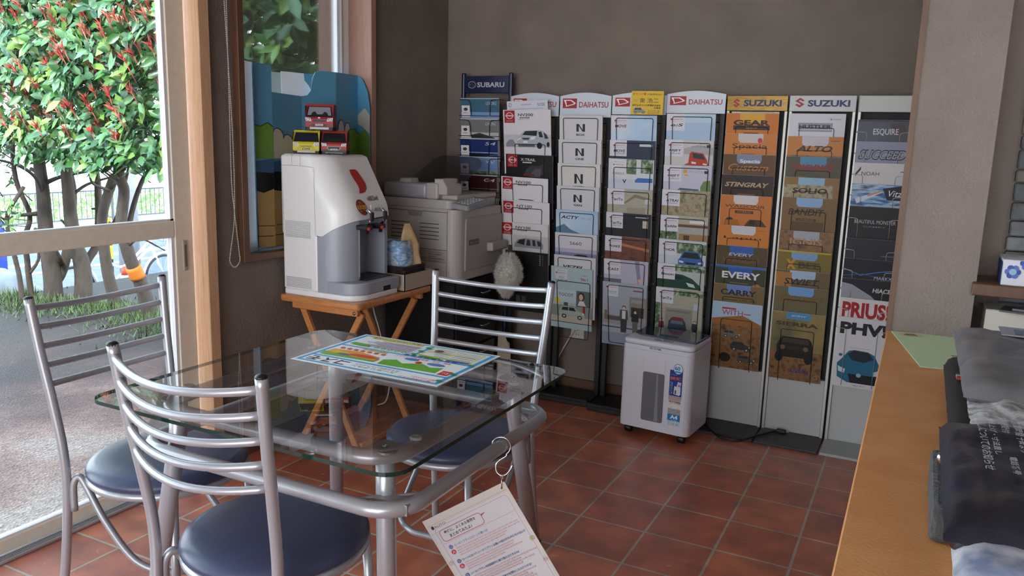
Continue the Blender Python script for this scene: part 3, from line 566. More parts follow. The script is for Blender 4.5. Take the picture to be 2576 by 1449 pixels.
Dd = [(1.331, dh('MOVE', M_SKYP), 'blue-sky catalogue'), (1.224, dh('MOVE', '27344a', [('r', .66, .05, .94, .085, 'c8d0d4')], .15, 'CUSTOM'), 'dark navy catalogue with white name panel'),
      (1.143, [('r', 0, 0, 1, 1, 'd2d6dc'), ('r', .40, .0, .62, .22, M_LEAFP), ('r', .72, .0, .98, .20, M_LEAFP), ('r', 0, .30, 1, .6, 'c4ccda'), ('p', [(.60, .30), (.66, .27), (.98, .27), (.98, .33), (.60, .34)], '3f6fb8'), ('r', .08, .02, .38, .26, 'dcdce0'), ('t', 'Light you up', .12, .035, .34, .055, '6a7078'), ('t', 'DAIHATSU', .14, .075, .34, .095, RED), ('r', .10, .08, .13, .095, RED), ('t', 'CARGUS', .10, .20, .36, .235, '3a3c42'), ('t', 'V', .32, .30, .41, .36, INK, 0, .03)], 'white catalogue with pine branches and blue roof'),
      (1.012, dh('TanTo', M_HOUSE, [('p', [(.38, .2), (.62, .07), (.98, .13), (.98, .17), (.62, .12), (.40, .22)], '8a7c62'), ('r', .45, .27, .85, .36, '9c9682'), ('r', .84, .14, .95, .21, 'c2c8d6')], 0), 'catalogue with a beige timber house'),
      (.906, dh('TanTo', '24262b', [('r', .66, .04, .94, .06, 'c2ccd0'), ('r', .82, .10, .94, .21, 'c8bfae')], 0, 'CUSTOM'), 'black catalogue with white name panel'),
      (.800, dh('WAKE', M_EARTH, [('p', [(.38, .10), (1, .16), (1, .20), (.38, .14)], 'b87850')], .0), 'reddish-brown earth catalogue'),
      (.695, dh('CAST', 'b9b6c8', [('p', [(.70, 0), (.80, 0), (.84, .30), (.78, .36)], '8a88a0'), ('e', .83, .30, .05, .03, 'd8b0a0'), ('r', 0, .30, .4, .36, '6a6c78')], 0), 'lilac-grey catalogue'),
      (.589, [('r', 0, 0, 1, 1, 'a6acb6'), ('r', .62, .20, 1, .52, '8a8478'), ('r', .66, .24, .92, .29, '9a9c9e'), ('r', .66, .36, .95, .56, '3c3834'), ('r', 0, .52, 1, .66, '9c9a9c'), ('r', .06, .53, .45, .60, '5c5854'), ('r', 0, .80, 1, 1, '8e98a8'), ('r', 0, .70, 1, .72, '4a4a4c'), ('r', .05, .45, .12, .6, '8a6a4a'), ('r', .1, .03, .36, .22, 'd4d6de'), ('t', 'TOCOT', .12, .135, .33, .165, '33353a'), ('r', .1, .18, .34, .183, '33353a'), ('r', .08, .065, .115, .087, RED), ('t', 'DAIHATSU', .125, .068, .345, .085, RED), ('r', .70, .09, .92, .11, '8a4a50')]+person(.50, .38, 1.25, '4e5058', '3a3c42')+[('p', [(.46, .43), (.54, .43), (.54, .56), (.46, .56)], 'd4d4d4')]+person(.76, .43, 1.05, '26282c', '6a6460'), 'catalogue with two people')]
for i, (z, items, lk) in enumerate(Dd): catalogue('D', -.042, z, .208, 'd4d2d8', items, f'{lk} in {ORD[i] if i < 7 else "bottom"} pocket of the third arch-topped rack', group='catalogues in the third arch-topped rack', th=.005, roll=.006*(i % 3), y=.4375 if i == 2 else .44)
Ee = [(1.340, dh('e:S', 'a9c2dc', [('r', 0, .0, 1, .12, 'b9cfe2')], .2), 'pale blue-sky catalogue'),
      (1.232, dh('HIJET', 'c9c4c4', [('p', [(.4, .12), (.7, .06), (1, .10), (1, .2), (.4, .2)], 'a8a8ac'), ('p', [(.42, .35), (.50, .32), (.52, .19), (.56, .16), (.80, .18), (.88, .27), (.92, .36), (.42, .36)], 'b03a24'), ('p', [(.58, .18), (.78, .195), (.85, .27), (.60, .25)], '2c2e34'), ('p', [(.56, .30), (.66, .31), (.66, .335), (.57, .33)], 'd8dcde'), ('p', [(.80, .32), (.88, .325), (.88, .345), (.80, .34)], 'd8dcde'), ('t', 'スマートアシスト搭載', .55, .075, .84, .10, '3a3c40'), ('r', .86, .06, .94, .10, '2a2c30')], .2, 'TRUCK'), 'catalogue with an orange-red small truck'),
      (1.126, dh('HIJET', 'c2c0d2', [('r', .44, .13, .52, .15, 'd8a040'), ('r', .42, .06, .50, .11, 'd8a040'), ('t', 'スマートアシスト', .53, .075, .84, .10, '3a3c40'), ('r', .85, .07, .92, .11, '2a2c30'), ('p', [(.78, .30), (.84, .22), (.98, .20), (1, .36), (.78, .36)], '6d8450'), ('p', [(.3, .355), (.36, .325), (.74, .335), (.76, .36)], '4a5f80')], .2, 'CARGO'), 'lilac catalogue with a green bush'),
      (1.020, dh('ATRAI', M_GARDEN, [('l', [(.42, .25), (.55, .30), (.7, .30), (.9, .27)], .0015, '6a6450')], .1, 'WAGON'), 'brown garden-picture catalogue'),
      (.910, dh('Caddie', 'b0aa98', [('r', .38, .12, 1, .16, '6a4c34'), ('r', .38, .16, 1, .26, 'a9a9a4'), ('r', .40, .26, 1, .36, '9c7c54'), ('r', .5, .28, .62, .36, '4f3a28'), ('r', 0, .2, .36, .36, M_LEAFP), ('r', .62, .06, .96, .10, 'd8dcdc')], .15), 'catalogue with a timber shopfront'),
      (.806, dh('THOR', 'c4ccd2', [('r', .38, .04, 1, .20, M_LEAFP)]+car_front(.42, .15, .96, .42, '3a66a8'), 0), 'catalogue with a blue car head-on'),
      (.699, dh('Boon', 'b4bcb8', [('r', 0, .0, 1, .10, M_LEAFP), ('p', [(0, .22), (.36, .14), (.55, .15), (.75, .20), (.92, .30), (.94, .36), (0, .36)], '1d4434'), ('p', [(.62, .26), (.78, .28), (.82, .33), (.68, .32)], 'c8d2d0'), ('p', [(.36, .17), (.52, .17), (.58, .22), (.36, .22)], '202a2a')], 0), 'catalogue with a dark green car'),
      (.591, dh('TanTo', M_HOUSE, [('r', .40, .02, 1, .10, M_LEAFP), ('r', 0, .10, .1, .6, M_LEAFP), ('r', .22, .30, .80, .62, '8e8c82'), ('r', .26, .33, .76, .36, '7c7a70'), ('r', .82, .20, .93, .30, 'b4bccc'), ('p', [(.28, .64), (.30, .50), (.36, .46), (.60, .46), (.66, .50), (.70, .64)], '3a4252'), ('p', [(.33, .46), (.40, .435), (.58, .435), (.63, .46), (.62, .48), (.34, .48)], '8a3038'), ('p', [(.36, .49), (.60, .49), (.62, .54), (.34, .54)], '68727c')]+person(.86, .48, .8, '34363a', '2c2e32')+person(.14, .5, .8, '7a3a40', '3a3a40'), 0), 'garage catalogue with a red car')]
for i, (z, items, lk) in enumerate(Ee): catalogue('E', .209, z, .208, 'd4d2d8', items, f'{lk} in {ORD[i] if i < 7 else "bottom"} pocket of fourth arch-topped rack', group='catalogues in the fourth arch-topped rack', th=.005, roll=.008*(i % 2))
# ---- catalogues in tinted card sleeves
def slv(col, ext=(), hole=PW, n0=.26, n1=.74, nv=.125):
    return [('r', 0, 0, 1, 1, hole), ('p', [(0, .0), (n0, .0), (n0, nv-.04), (n0+.04, nv), (n1-.04, nv), (n1, nv-.04), (n1, 0), (1, 0), (1, 1), (0, 1)], col)]+list(ext)
O1, O2 = 'c06c1c', '8f6230'
Ff = [(1.346, slv('c8701a', [('t', 'GEAR', .14, .09, .84, .165, '1f1710', 0, .04), ('r', .14, .165, .84, .225, '2a1c10'), ('t', 'Spacia', .38, .175, .60, .215, 'b98040'), ('p', [(.33, .28), (.36, .26), (.62, .26), (.65, .29), (.33, .29)], '5a3814')], 'd6a028'), 'orange sleeve with heavy black capitals'),
      (1.264, slv('c67a34', [('t', 'Spacia', .15, .135, .83, .225, '3a2010'), ('e', .68, .09, .045, .035, 'c23040'), ('t', 'HYBRID', .34, .265, .60, .285, '5a3414')], 'c8c2c0'), 'orange sleeve with rounded name and red dot'),
      (1.179, slv('5f4228', [('t', 'Spacia', .32, .065, .72, .125, 'dcdcdc', 0, .03), ('t', 'Custom', .10, .13, .88, .22, 'c07a34', .4)], '7c86a0'), 'dark brown sleeve with orange script'),
      (1.095, slv('2e1c16', [('t', 'STINGRAY', .06, .10, .92, .165, 'b49a78', .3, .03), ('r', .32, .26, .66, .285, '7a5228')], '1c1a22'), 'blackish-brown sleeve with silver italics'),
      (1.011, slv('c27434', [('t', 'WAGONR', .10, .13, .88, .175, '6a4426', .1, .02), ('r', .30, .215, .66, .255, '4a2c16'), ('t', 'HYBRID', .34, .222, .62, .247, 'b98040'), ('e', .20, .40, .10, .085, '3a2414'), ('p', [(.10, .36), (.36, .34), (.42, .44), (.30, .48), (.12, .48)], 'a8641e'), ('p', [(.5, .42), (.56, .36), (.60, .335), (.82, .335), (.92, .42), (.94, .46), (.48, .46)], '52361c'), ('p', [(.6, .35), (.70, .345), (.70, .40), (.57, .41)], '2c2018')], 'cfcacc'), 'orange sleeve with car silhouette'),
      (.884, slv('c67a34', [('t', 'Lapin', .12, .155, .86, .20, '3a2010'), ('t', 'SUZUKI', .78, .05, .92, .065, '6a4426')], 'c8c6cc'), 'orange sleeve with widely spaced thin letters'),
      (.798, slv('54462e', [('t', 'EVERY', .24, .10, .74, .145, 'b8b8c0', .2, .02), ('t', 'WAGON', .12, .165, .84, .24, '7a5230', 0, .02)], '3a5ea8'), 'olive sleeve with blue notch'),
      (.713, [('r', 0, 0, 1, 1, '2f5aa4')]+slv('3b4230', [('t', 'EVERY', .14, .085, .90, .185, 'd8d8dc', .0, .03), ('r', .30, .24, .68, .255, '6a6a50'), ('e', .84, .29, .09, .05, 'b87428')], '2f5aa4')+[('r', 0, 0, 1, .03, '3a66b4'), ('p', [(.14, .085), (.28, .085), (.28, .185), (.14, .185)], 'b0662a')][0:1], 'dark green and blue sleeve with white capitals'),
      (.632, slv('77613c', [('t', 'CARRY', .14, .07, .86, .155, '26283a', 0, .03), ('r', .18, .22, .50, .235, '4a3c24'), ('t', 'SUPER CARRY', .52, .205, .88, .245, '33291a')], '6a86b8'), 'khaki sleeve with dark navy capitals'),
      (.555, [('r', 0, 0, 1, 1, 'a4bcd2'), ('p', [(0, .26), (.30, .22), (.62, .18), (1, .30), (1, 1), (0, 1)], '9a6432'), ('r', 0, .34, 1, 1, M_ROCK), ('t', 'WITH', .20, .115, .62, .19, 'b03048'), ('r', .20, .08, .48, .105, 'b03048'), ('r', .64, .15, .78, .165, 'b05068')]+car_side(.22, .42, .60, .53, '6f6a60')+car_side(.40, .58, .82, .72, '3a3a3a')+car_side(.55, .78, .92, .90, '55504a')+[('e', .3, .84, .12, .07, '1c1814')], 'desert catalogue with red title')]
for i, (z, items, lk) in enumerate(Ff): catalogue('F', .458, z, .209, 'c8c4c0', items, f'{lk} in {ORD[i]} pocket of the gold-topped rack', group='catalogues in the gold-topped rack', y=.46, th=.003)
catalogue('F', .466, 1.353, .19, 'c8c4c0', [('r', .2, .005, .9, .012, '8a8a8a')], 'white sheet peeping out behind the top orange sleeve', 'leaflet', y=.470, th=.001)
Gg = [(1.347, [('r', .16, .12, .78, .235, '8e94a4'), ('r', .16, .20, .78, .215, 'b4bac4'), ('t', 'HUSTLER', .18, .145, .76, .195, '1c1d24', 0, .03), ('t', 'NEWフェイス! NEWハスラー!', .08, .30, .88, .335, '4a6aa8', 0, .02), ('t', 'SUZUKI', .78, .065, .92, .08, '3a3c44'), emblem_s(.73, .06, .765, .085, '3a3c44')], 'd4d2da', 'white catalogue with chrome-lettered title'),
      (1.258, slv('c17a38', [('t', 'ALTO', .16, .12, .82, .20, '3a2a1c', .3, .03), ('r', 0, .25, 1, .4, M_ROCK), ('r', .78, .05, .94, .06, '7a4a20')], 'c4c0c8'), 'c8c4c0', 'orange sleeve with large italic capitals'),
      (1.178, slv('4f4a38', [('t', 'WORKS', .12, .10, .88, .18, '8e2c2c', .2, .04), ('t', 'TURBO', .44, .185, .74, .215, '6a5a3a'), ('r', .16, .26, .38, .28, '7a5a34')], '4f86a8'), 'b8b4a8', 'olive sleeve with red jagged title'),
      (1.096, slv('8b6a3c', [('r', .0, .10, .9, .36, M_GARDEN), ('t', 'SOLIO', .16, .14, .80, .215, '33291c', .1, .03), ('r', .32, .27, .66, .305, '3a2a18')], '8fb4cc'), 'b8b4a8', 'ochre sleeve with rounded title and tree'),
      (1.015, slv('7d5f3a', [('t', 'BANDIT', .12, .15, .78, .24, '332418', .2, .02), ('r', .28, .285, .64, .32, '3a2a18'), ('t', 'HYBRID', .32, .292, .60, .313, 'a08050'), ('r', .2, .33, .78, .47, '5c4328'), ('l', [(0, .06), (.3, .14)], .0006, '4a3420'), ('l', [(0, .12), (.28, .2)], .0006, '4a3420'), ('l', [(0, .2), (.2, .24)], .0006, '4a3420')], '8aaed4'), 'b8b4a8', 'brown city-picture sleeve'),
      (.880, slv(M_ROCK, [('t', 'IGNIS', .20, .10, .80, .19, 'a98a60', 0, .02)], 'a4a8b0'), 'b8b4a8', 'rocky brown sleeve'),
      (.798, slv('7a6a30', [('t', 'X', .16, .12, .36, .26, 'c28a3c', 0, .05), ('t', 'BEE', .40, .15, .80, .24, '4a4424', 0, .04), ('r', 0, 0, .98, .02, 'b4a420')], '7a9fc8'), 'c8b850', 'olive-yellow sleeve with big X'),
      (.717, slv('6b5a3c', [('r', 0, .03, .3, .4, 'a8743a'), ('t', 'SWIFT', .16, .11, .82, .20, '2c2a28', .2, .02), ('r', .30, .25, .64, .30, '33291c')], 'a4b8d2'), 'b8b4a8', 'grey-brown sleeve with slanted title'),
      (.649, slv('6a6244', [('t', 'ESCUDO', .12, .125, .90, .21, '7a5230', .2, .03)], '6f9ccc'), 'b8b4a8', 'grey-green sleeve with brown title'),
      (.542, [('r', 0, 0, 1, 1, M_SUNSET), ('r', .27, 0, .73, .10, '4f8ab8'), ('t', 'JIMNY', .36, .035, .64, .065, 'd8dce0'), ('t', 'SIERRA', .08, .14, .88, .20, '4a3a26', 0, .04), ('r', 0, .56, 1, 1, M_ROCK)]+[('p', [(.18, .40), (.22, .36), (.72, .36), (.78, .40), (.82, .50), (.82, .66), (.14, .66), (.12, .50)], '17140f'), ('p', [(.24, .38), (.72, .38), (.74, .45), (.22, .45)], '3c342a'), ('e', .24, .52, .05, .035, '6a5a44'), ('e', .68, .52, .05, .035, '6a5a44'), ('r', .30, .49, .62, .55, '2c261e'), ('e', .18, .66, .08, .08, '0e0c0a'), ('e', .74, .66, .08, .08, '0e0c0a')]+[emblem_s(.26, .82, .34, .89, '8a2a20'), ('t', 'SUZUKI', .38, .83, .76, .88, '2c3a70', 0, .03), ('o', .90, .92, .04, .03, .2, 'a09a8c')], 'a8b8c4', 'dusk-picture catalogue with dark off-road car')]
for i, (z, items, base, lk) in enumerate(Gg): catalogue('G', .709, z, .209, base, items, f'{lk} in {ORD[i]} pocket of the red-emblem rack', group='catalogues in the red-emblem rack', y=.4582 if i == 8 else .46, th=.003)
Hh = [(1.326, '232a3c', [('r', 0, .02, 1, .6, M_NIGHT), ('p', [(.6, .05), (.85, .03), (.95, .15), (.75, .2)], '4a3440'), ('t', 'ESQUIRE', .30, .11, .78, .20, 'cfd0d4', 0, .01)], 'dark navy catalogue with tall white capitals'),
      (1.244, '8d90a8', [('r', 0, 0, 1, 1, '9094aa'), ('t', 'SUCCEED', .06, .10, .98, .235, '1a1b22', .35, .06), ('t', 'SUCCEED', .08, .115, .96, .22, 'aab0c0', .35, -.0)], 'steel-violet catalogue with outlined italics'),
      (1.163, 'd2d0d0', [('p', [(.04, .14), (.14, .05), (.14, .09), (.04, .18)], INK), ('t', 'NOAH', .16, .115, .50, .165, '3a3c40', 0, .0), ('r', 0, .30, 1, .4, '8a8c94'), ('r', .90, .10, .98, .11, '4a4a4a')], 'white catalogue with black slash'),
      (1.081, '1c3050', [('r', 0, 0, 1, 1, M_STREAK), ('p', [(.08, .20), (.55, .07), (.60, .10), (.12, .26)], 'c9d8e4'), ('p', [(.30, .14), (.58, .07), (.60, .085), (.34, .16)], 'c08a70'), ('p', [(.6, .05), (1, .0), (1, .2), (.7, .2)], '0c1424'), ('t', 'Vitz', .72, .07, .98, .15, 'dfe4ea', .3)], 'blue light-streak catalogue'),
      (.994, '121419', [('r', 0, 0, 1, 1, '111318'), ('t', 'BEAUTIFUL MONSTER', .12, .175, .92, .225, 'b8babd'), ('t', 'CAMRY', .30, .255, .74, .275, '77797c', 0, .01)], 'black catalogue with fine white capitals'),
      (.868, '23252c', [('r', 0, 0, 1, 1, '22252d'), ('r', .70, .21, .96, .225, '5c5e64')], 'plain charcoal catalogue'),
      (.787, '141a2c', [('r', 0, 0, 1, 1, '10141f'), ('l', [(0, .14), (.35, .22), (.7, .16), (1, .13)], .003, '4a86c8'), ('l', [(0, .24), (.4, .2), (.7, .24), (1, .30)], .002, '3a6aa8'), ('t', 'MARKX', .62, .22, .97, .265, 'b8bcc4', .1)], 'black catalogue with crossing blue lines'),
      (.707, '16181c', [('r', 0, 0, 1, 1, '15171b'), ('p', [(0, .06), (.2, .08), (.6, .22), (.9, .40), (0, .40)], '9a9ca6'), ('t', 'HIACE', .62, .11, .98, .17, 'c4c6ca', .1, .03)], 'black and silver catalogue'),
      (.628, 'd8d4d4', [('t', 'PRIUS!', .06, .05, 1.0, .27, 'a82428', 0, .04), ('t', 'IMPOSSIBLE', .06, .315, .98, .36, '6a86a4', 0, .02)], 'white catalogue with tall red capitals'),
      (.548, 'd6d4d8', [('t', 'PHV!', .06, .06, 1.0, .235, '1c1d22', 0, .05), ('r', .3, .42, .7, .425, '8a8c90')]+[('p', [(.06, .66), (.14, .60), (.28, .47), (.40, .45), (.66, .46), (.80, .50), (.90, .62), (.97, .70), (.96, .86), (.80, .93), (.30, .93), (.08, .86)], '236a88'), ('p', [(.26, .52), (.38, .46), (.68, .47), (.80, .56), (.60, .62), (.36, .60)], '1c2a34'), ('p', [(.30, .80), (.90, .80), (.86, .93), (.36, .93)], '14181c'), ('e', .52, .81, .05, .03, '8ab0c4'), ('p', [(.08, .70), (.24, .74), (.22, .80), (.10, .78)], 'c8d8e0'), ('p', [(.80, .74), (.94, .70), (.92, .78), (.80, .80)], 'c8d8e0'), ('e', .12, .54, .04, .02, '236a88'), ('t', 'PRIUS PHV', .42, .955, .66, .975, '4a4c50', .2)], 'white catalogue with a teal car')]
for i, (z, base, items, lk) in enumerate(Hh): catalogue('H', .953, z, .185, base, items, f'{lk} in {ORD[i]} pocket of blank-topped rack', group='catalogues in the blank-topped rack', y=.46, th=.003)
# ---- yellow dealer card taped on the third arch
b = MB(); b.box(-.072, .072, 0, .100, -.0006, .0006, C('e0b81e', .5), frame((0, 0, 0), (1, 0, -.008), (0, 0, 1)))
art(b, frame((0, 0, 0), (1, 0, -.008), (0, 0, 1)), .144, .100, [('t', 'ダイハツ車', .03, .07, .46, .18, 'b8302a', 0, .02), ('t', 'の御用命は!!', .49, .08, .95, .18, '2a2a22', 0, .01), ('r', .05, .36, .21, .46, 'c9a94a'), ('t', '東 浩二', .26, .30, .86, .50, '23231e'), ('t', '和歌山ダイハツ販売株式会社', .04, .56, .93, .65, '23231e', .2, .03), ('t', '紀泉店', .72, .67, .93, .75, '23231e', .2, .03)]+car_side(.08, .70, .48, .96, '8a8a86')+[('t', 'TEL 073-455-1188', .54, .80, .90, .85, '3a3a30'), ('t', 'FAX 073-452-0065', .54, .87, .90, .91, '3a3a30'), ('t', '携帯 090-8233-6654', .54, .93, .90, .975, '3a3a30')], .0007)
o = b.obj('dealer_card'); o.location = (.006, .466, 1.336); tag(o, 'bright yellow dealer card fixed on the third arched header', 'card')
# ------------------------------------------------------------------ the racks themselves
def wire_u(b, cx, z, y, wt, wb, drop, mat, r=.0019, close=False):
    """front wire of a pocket, at the slope of the sheet behind it"""
    sl = math.tan(LEAN); P_ = lambda x, d: (cx+x, y-.0032+d*sl, z-d)
    if close: b.tube(rpath([P_(-wt/2, .012), P_(wt/2, .012), P_(wb/2, drop), P_(-wb/2, drop)], .012, 5, True), r, mat, 6, True)
    else:
        bk = lambda s: (cx+s*wb/2, .518, z-drop-.004)
        b.tube(rpath([bk(-1), P_(-wb/2, drop), P_(-wt/2, .012), P_(wt/2, .012), P_(wb/2, drop), bk(1)], .010, 5), r, mat, 6)
def arch_header(b, x0, x1, z0, zs, zt, y, emb=True):
    pts = [(x0, z0), (x1, z0), (x1, zs)]+[(x1+(x0-x1)*t/16, zs+(zt-zs)*math.sin(PI*t/16)) for t in range(1, 16)]+[(x0, zs)]
    Mh = frame((0, y, 0), (1, 0, 0), (0, 0, 1)); b.prism(pts, -.004, 0, C('ccd4de', .3, 0, .5), Mh)
    w, h = x1-x0, zt-z0
    art(b, frame(((x0+x1)/2, y, z0), (1, 0, 0), (0, 0, 1)), w, h, emblem_d(.055, .24, .335, .64)+[('t', 'DAIHATSU', .38, .375, .945, .61, RED, 0, .012)], .0005)
racks = [('leftmost', -.672, -.424, 1.325, 1.415, 1.431, [1.351, 1.146, 1.04, .928, .826], -.545), ('second', -.418, -.169, 1.323, 1.416, 1.432, [1.328, 1.22, 1.114, 1.011, .902, .796, .691, .60], -.288),
         ('third', -.164, .083, 1.337, 1.419, 1.433, [1.331, 1.224, 1.118, 1.012, .906, .8, .695, .589], -.040), ('fourth', .085, .337, 1.345, 1.425, 1.439, [1.34, 1.232, 1.126, 1.02, .91, .806, .699, .591], .211)]
GR = 'black wire catalogue racks with arched headers'
for nm, x0, x1, z0, zs, zt, zz, cx in racks:
    t = thing('catalogue_rack', {'leftmost': 'black wire rack with half-hidden arched header, leftmost of the arch-topped racks', 'second': 'black wire rack with arched header, holding the letter N catalogues', 'third': 'black wire rack whose arched header carries the yellow card', 'fourth': 'black wire rack with arched header, standing beside the gold-topped rack'}[nm], 'rack', ((x0+x1)/2, .5, 0), 0, GR)
    ox = (x0+x1)/2; T = Matrix.Translation((-ox, -.5, 0))
    b = MB(); b.M = T; arch_header(b, x0, x1, z0, zs, zt, .497); b.obj('header_sign', t)
    for s, x in ((-1, x0+.014), (1, x1-.014)):
        b = MB(); b.M = T; b.rbox(x-.012, x+.012, .515, .54, .0, zs-.02, M_BLACK, .002, 1)
        if s > 0:
            for z in zz: b.lathe([(.004, 0), (.004, .002), (.002, .002), (0, .001)], C('4a4a4e', .3), 8, frame((x, .515, z+.0), (1, 0, 0), (0, 0, 1)))
        b.obj('post', t)
    b = MB(); b.M = T
    for z in zz: b.tube([(x0+.014, .522, z-.125), (x1-.014, .522, z-.125)], .0025, M_WIRE, 6); b.tube([(x0+.014, .522, z-.03), (x1-.014, .522, z-.03)], .0025, M_WIRE, 6)
    b.obj('crossbar', t)
    b = MB(); b.M = T; yb = {'third': .345, 'fourth': .425}.get(nm, .375); b.rbox(x0+.002, x1-.002, yb, .57, 0, .022, M_BLACK, .003, 1)
    b.rbox(x0+.002, x1-.002, yb, yb+.02, .02, .034, M_BLACK, .002, 1); b.obj('base', t)
    for i, z in enumerate(zz):
        last = i == len(zz)-1
        zlow = (1.143 if abs(z-1.118) < 1e-4 else z)-.303; b = MB(); b.M = T; wt = .168 if nm != 'leftmost' else .158; dr = z-zlow if not last else .285
        zt_ = z if not (nm == 'leftmost' and i == 0) else z-.145
        if nm == 'leftmost' and i > 1: zt_ = z-.02
        if nm == 'leftmost': dr = zt_-zlow
        zc, yc = (1.143, .4375) if abs(z-1.118) < 1e-4 else (z, .44)
        if nm == 'second' and last: zt_, zc, yc = .582, .637, .433
        wire_u(b, cx if nm == 'leftmost' else ox+.003, zt_, yc+.0998*(zc-zt_), wt, wt-.018, dr, M_WIRE, .0016, last and nm != 'leftmost'); b.obj('wire_pocket', t)
# navy rack
t = thing('catalogue_rack', 'narrow navy-topped catalogue rack in the corner behind the printer', 'rack', (-.82, .5, 0)); T = Matrix.Translation((.82, -.5, 0))
NV = C('1a2246', .35)
b = MB(); b.M = T; b.rbox(-.945, -.70, .524, .532, 1.432, 1.512, NV, .002, 1)
art(b, frame((-.822, .524, 1.432), (1, 0, 0), (0, 0, 1)), .245, .080, emblem_oval(.085, .30, .26, .72, 'a9b0c4', '1a2246', 'a9b0c4')+[('t', 'SUBARU', .29, .36, .90, .66, 'b9c0d0', 0, .03)], .0006)
b.obj('header_sign', t)
for x in (-.953, -.692): b = MB(); b.M = T; b.rbox(x-.009, x+.009, .52, .545, 0, 1.528, NV, .006, 2); b.obj('post', t)
b = MB(); b.M = T
for z in (1.403, 1.308, 1.215, 1.128, 1.042, .944): b.tube([(-.95, .525, z-.1), (-.695, .525, z-.1)], .002, M_WIRE, 6)
b.obj('crossbar', t)
for i, z in enumerate((1.403, 1.308, 1.215, 1.128, 1.042, .944)):
    b = MB(); b.M = T; y = .434
    for s, xa in ((-1, -.925), (1, -.697)):
        b.tube(rpath([(xa, .52, z-.01), (xa, y, z-.006), (-.806+s*.055, y+.001, z-.008), (-.806+s*.050, y+.0105, z-.081)], .022, 6), .0017, M_WIRE, 6)
    b.tube([(-.925, y+.0106, z-.082), (-.697, y+.0106, z-.082)], .0017, M_WIRE, 6); b.obj('wire_pocket', t)
b = MB(); b.M = T; b.rbox(-.955, -.69, .418, .57, 0, .022, NV, .003, 1); b.obj('base', t)
# pressed-steel stands
GOLD = noisy('brushed_gold', ['5f4a24', '7d6230'], 30, .3, 0, None, (1, 1, 14), metal=.75)
LG = C('b9bab9', .45, 0, .5); SP = C('b4b4b0', .38, .35)
def stand(name, label, x0, x1, header, base_m, zz, cx, y1, wires, art_items):
    t = thing('catalogue_stand', label, 'rack', ((x0+x1)/2, .5, 0), 0, 'pressed-steel catalogue stands'); ox = (x0+x1)/2; T = Matrix.Translation((-ox, -.5, 0))
    b = MB(); b.M = T; b.rbox(x0+.002, x1-.002, .492, .51, 1.357, 1.419, header, .0015, 1); art(b, frame((ox, .492, 1.357), (1, 0, 0), (0, 0, 1)), x1-x0-.004, .062, art_items, .0006); b.obj('header_sign', t)
    for x, w_ in ((x0+.008, .006), (x1-.008, .006)): b = MB(); b.M = T; b.rbox(x-w_, x+w_, .497, .57, .004, 1.358, SP, .0015, 1); b.obj('side_post', t)
    b = MB(); b.M = T; b.box(x0+.014, x1-.014, .535, .545, .26, 1.36, C('121214', .6)); b.obj('back_panel', t)
    b = MB(); b.M = T; b.rbox(x0+.014, x1-.014, .505, .54, .012, .258, LG, .0015, 1); b.obj('lower_panel', t)
    b = MB(); b.M = T; b.rbox(x0+.002, x1-.002, .325, .57, 0, .012, base_m, .002, 1); b.obj('base_plate', t)
    for i, z in enumerate(zz):
        b = MB(); b.M = T
        if wires == 'u':
            zt_ = z-.043 if i < len(zz)-1 else z-.063
            wire_u(b, cx, zt_, .46-(.0018 if abs(z-.649) < 1e-4 else 0)+.0998*(z-zt_)+.0004, .130, .130, .303-(z-zt_), M_WIRE, .0012, False)
        else:
            y = .455
            b.tube([(cx-.0975, .508, z-.048), (cx+.0975, .508, z-.048)], .0013, SP, 6)
            for s, xa in ((-1, cx-.0975), (1, cx+.0975)):
                b.tube(rpath([(xa, .51, z-.048), (xa, y+.005, z-.045), (cx+s*.058, y+.006, z-.048), (cx+s*.057, y+.0140, z-.122 if i < len(zz)-1 else z-.285)], .010, 5), .0013, SP, 6)
        b.obj('wire_pocket', t)
stand('g', 'grey steel stand with gold header and orange-sleeved catalogues', .342, .590, GOLD, C('2a2a2e', .5), [a[0] for a in Ff], .458, .46, 'u', [emblem_s(.10, .20, .22, .78, 'a8262c'), ('t', 'SUZUKI', .28, .28, .90, .70, '1c2c60', 0, .04)])
stand('w', 'grey steel stand with white header and red emblem', .592, .846, C('c4c6c8', .4), C('3a3b40', .5), [a[0] for a in Gg], .709, .46, 'u', [emblem_s(.085, .14, .23, .76, '9c2028'), ('t', 'SUZUKI', .28, .28, .91, .70, '1c2c60', 0, .04)])
stand('b', 'grey steel stand with blank white header, partly hidden by the wall end', .850, 1.070, C('c2c4c0', .4), C('a9aca9', .4), [a[0] for a in Hh], .953, .46, 'l', [('r', .0, .0, .02, 1, 'a8aaa6')])
# white wall socket with a plugged-in lead under the second rack
b = MB(); b.rbox(-.355, -.285, .590, .598, .265, .345, C('cfcabf', .4), .003, 2)
for dz in (.285, .32):
    for dx in (-.006, .006): b.box(-.32+dx-.001, -.32+dx+.001, .5892, .5902, dz-.004, dz+.004, M_BLACK)
tag(b.obj('wall_socket'), 'cream wall socket beneath the catalogue with the hatchback', 'socket')
b = MB(); b.rbox(-.331, -.309, .562, .590, .310, .330, C('dcd8ce', .4), .004, 2); b.tube(smooth_curve([(-.322, .570, .318), (-.345, .577, .285), (-.38, .577, .22), (-.42, .577, .14), (-.445, .577, .08), (-.458, .577, .02), (-.46, .577, .006)], 8), .0032, C('dcd8ce', .4), 8)
tag(b.obj('white_power_lead'), 'white power lead plugged into the wall socket, drooping to the floor', 'cable')
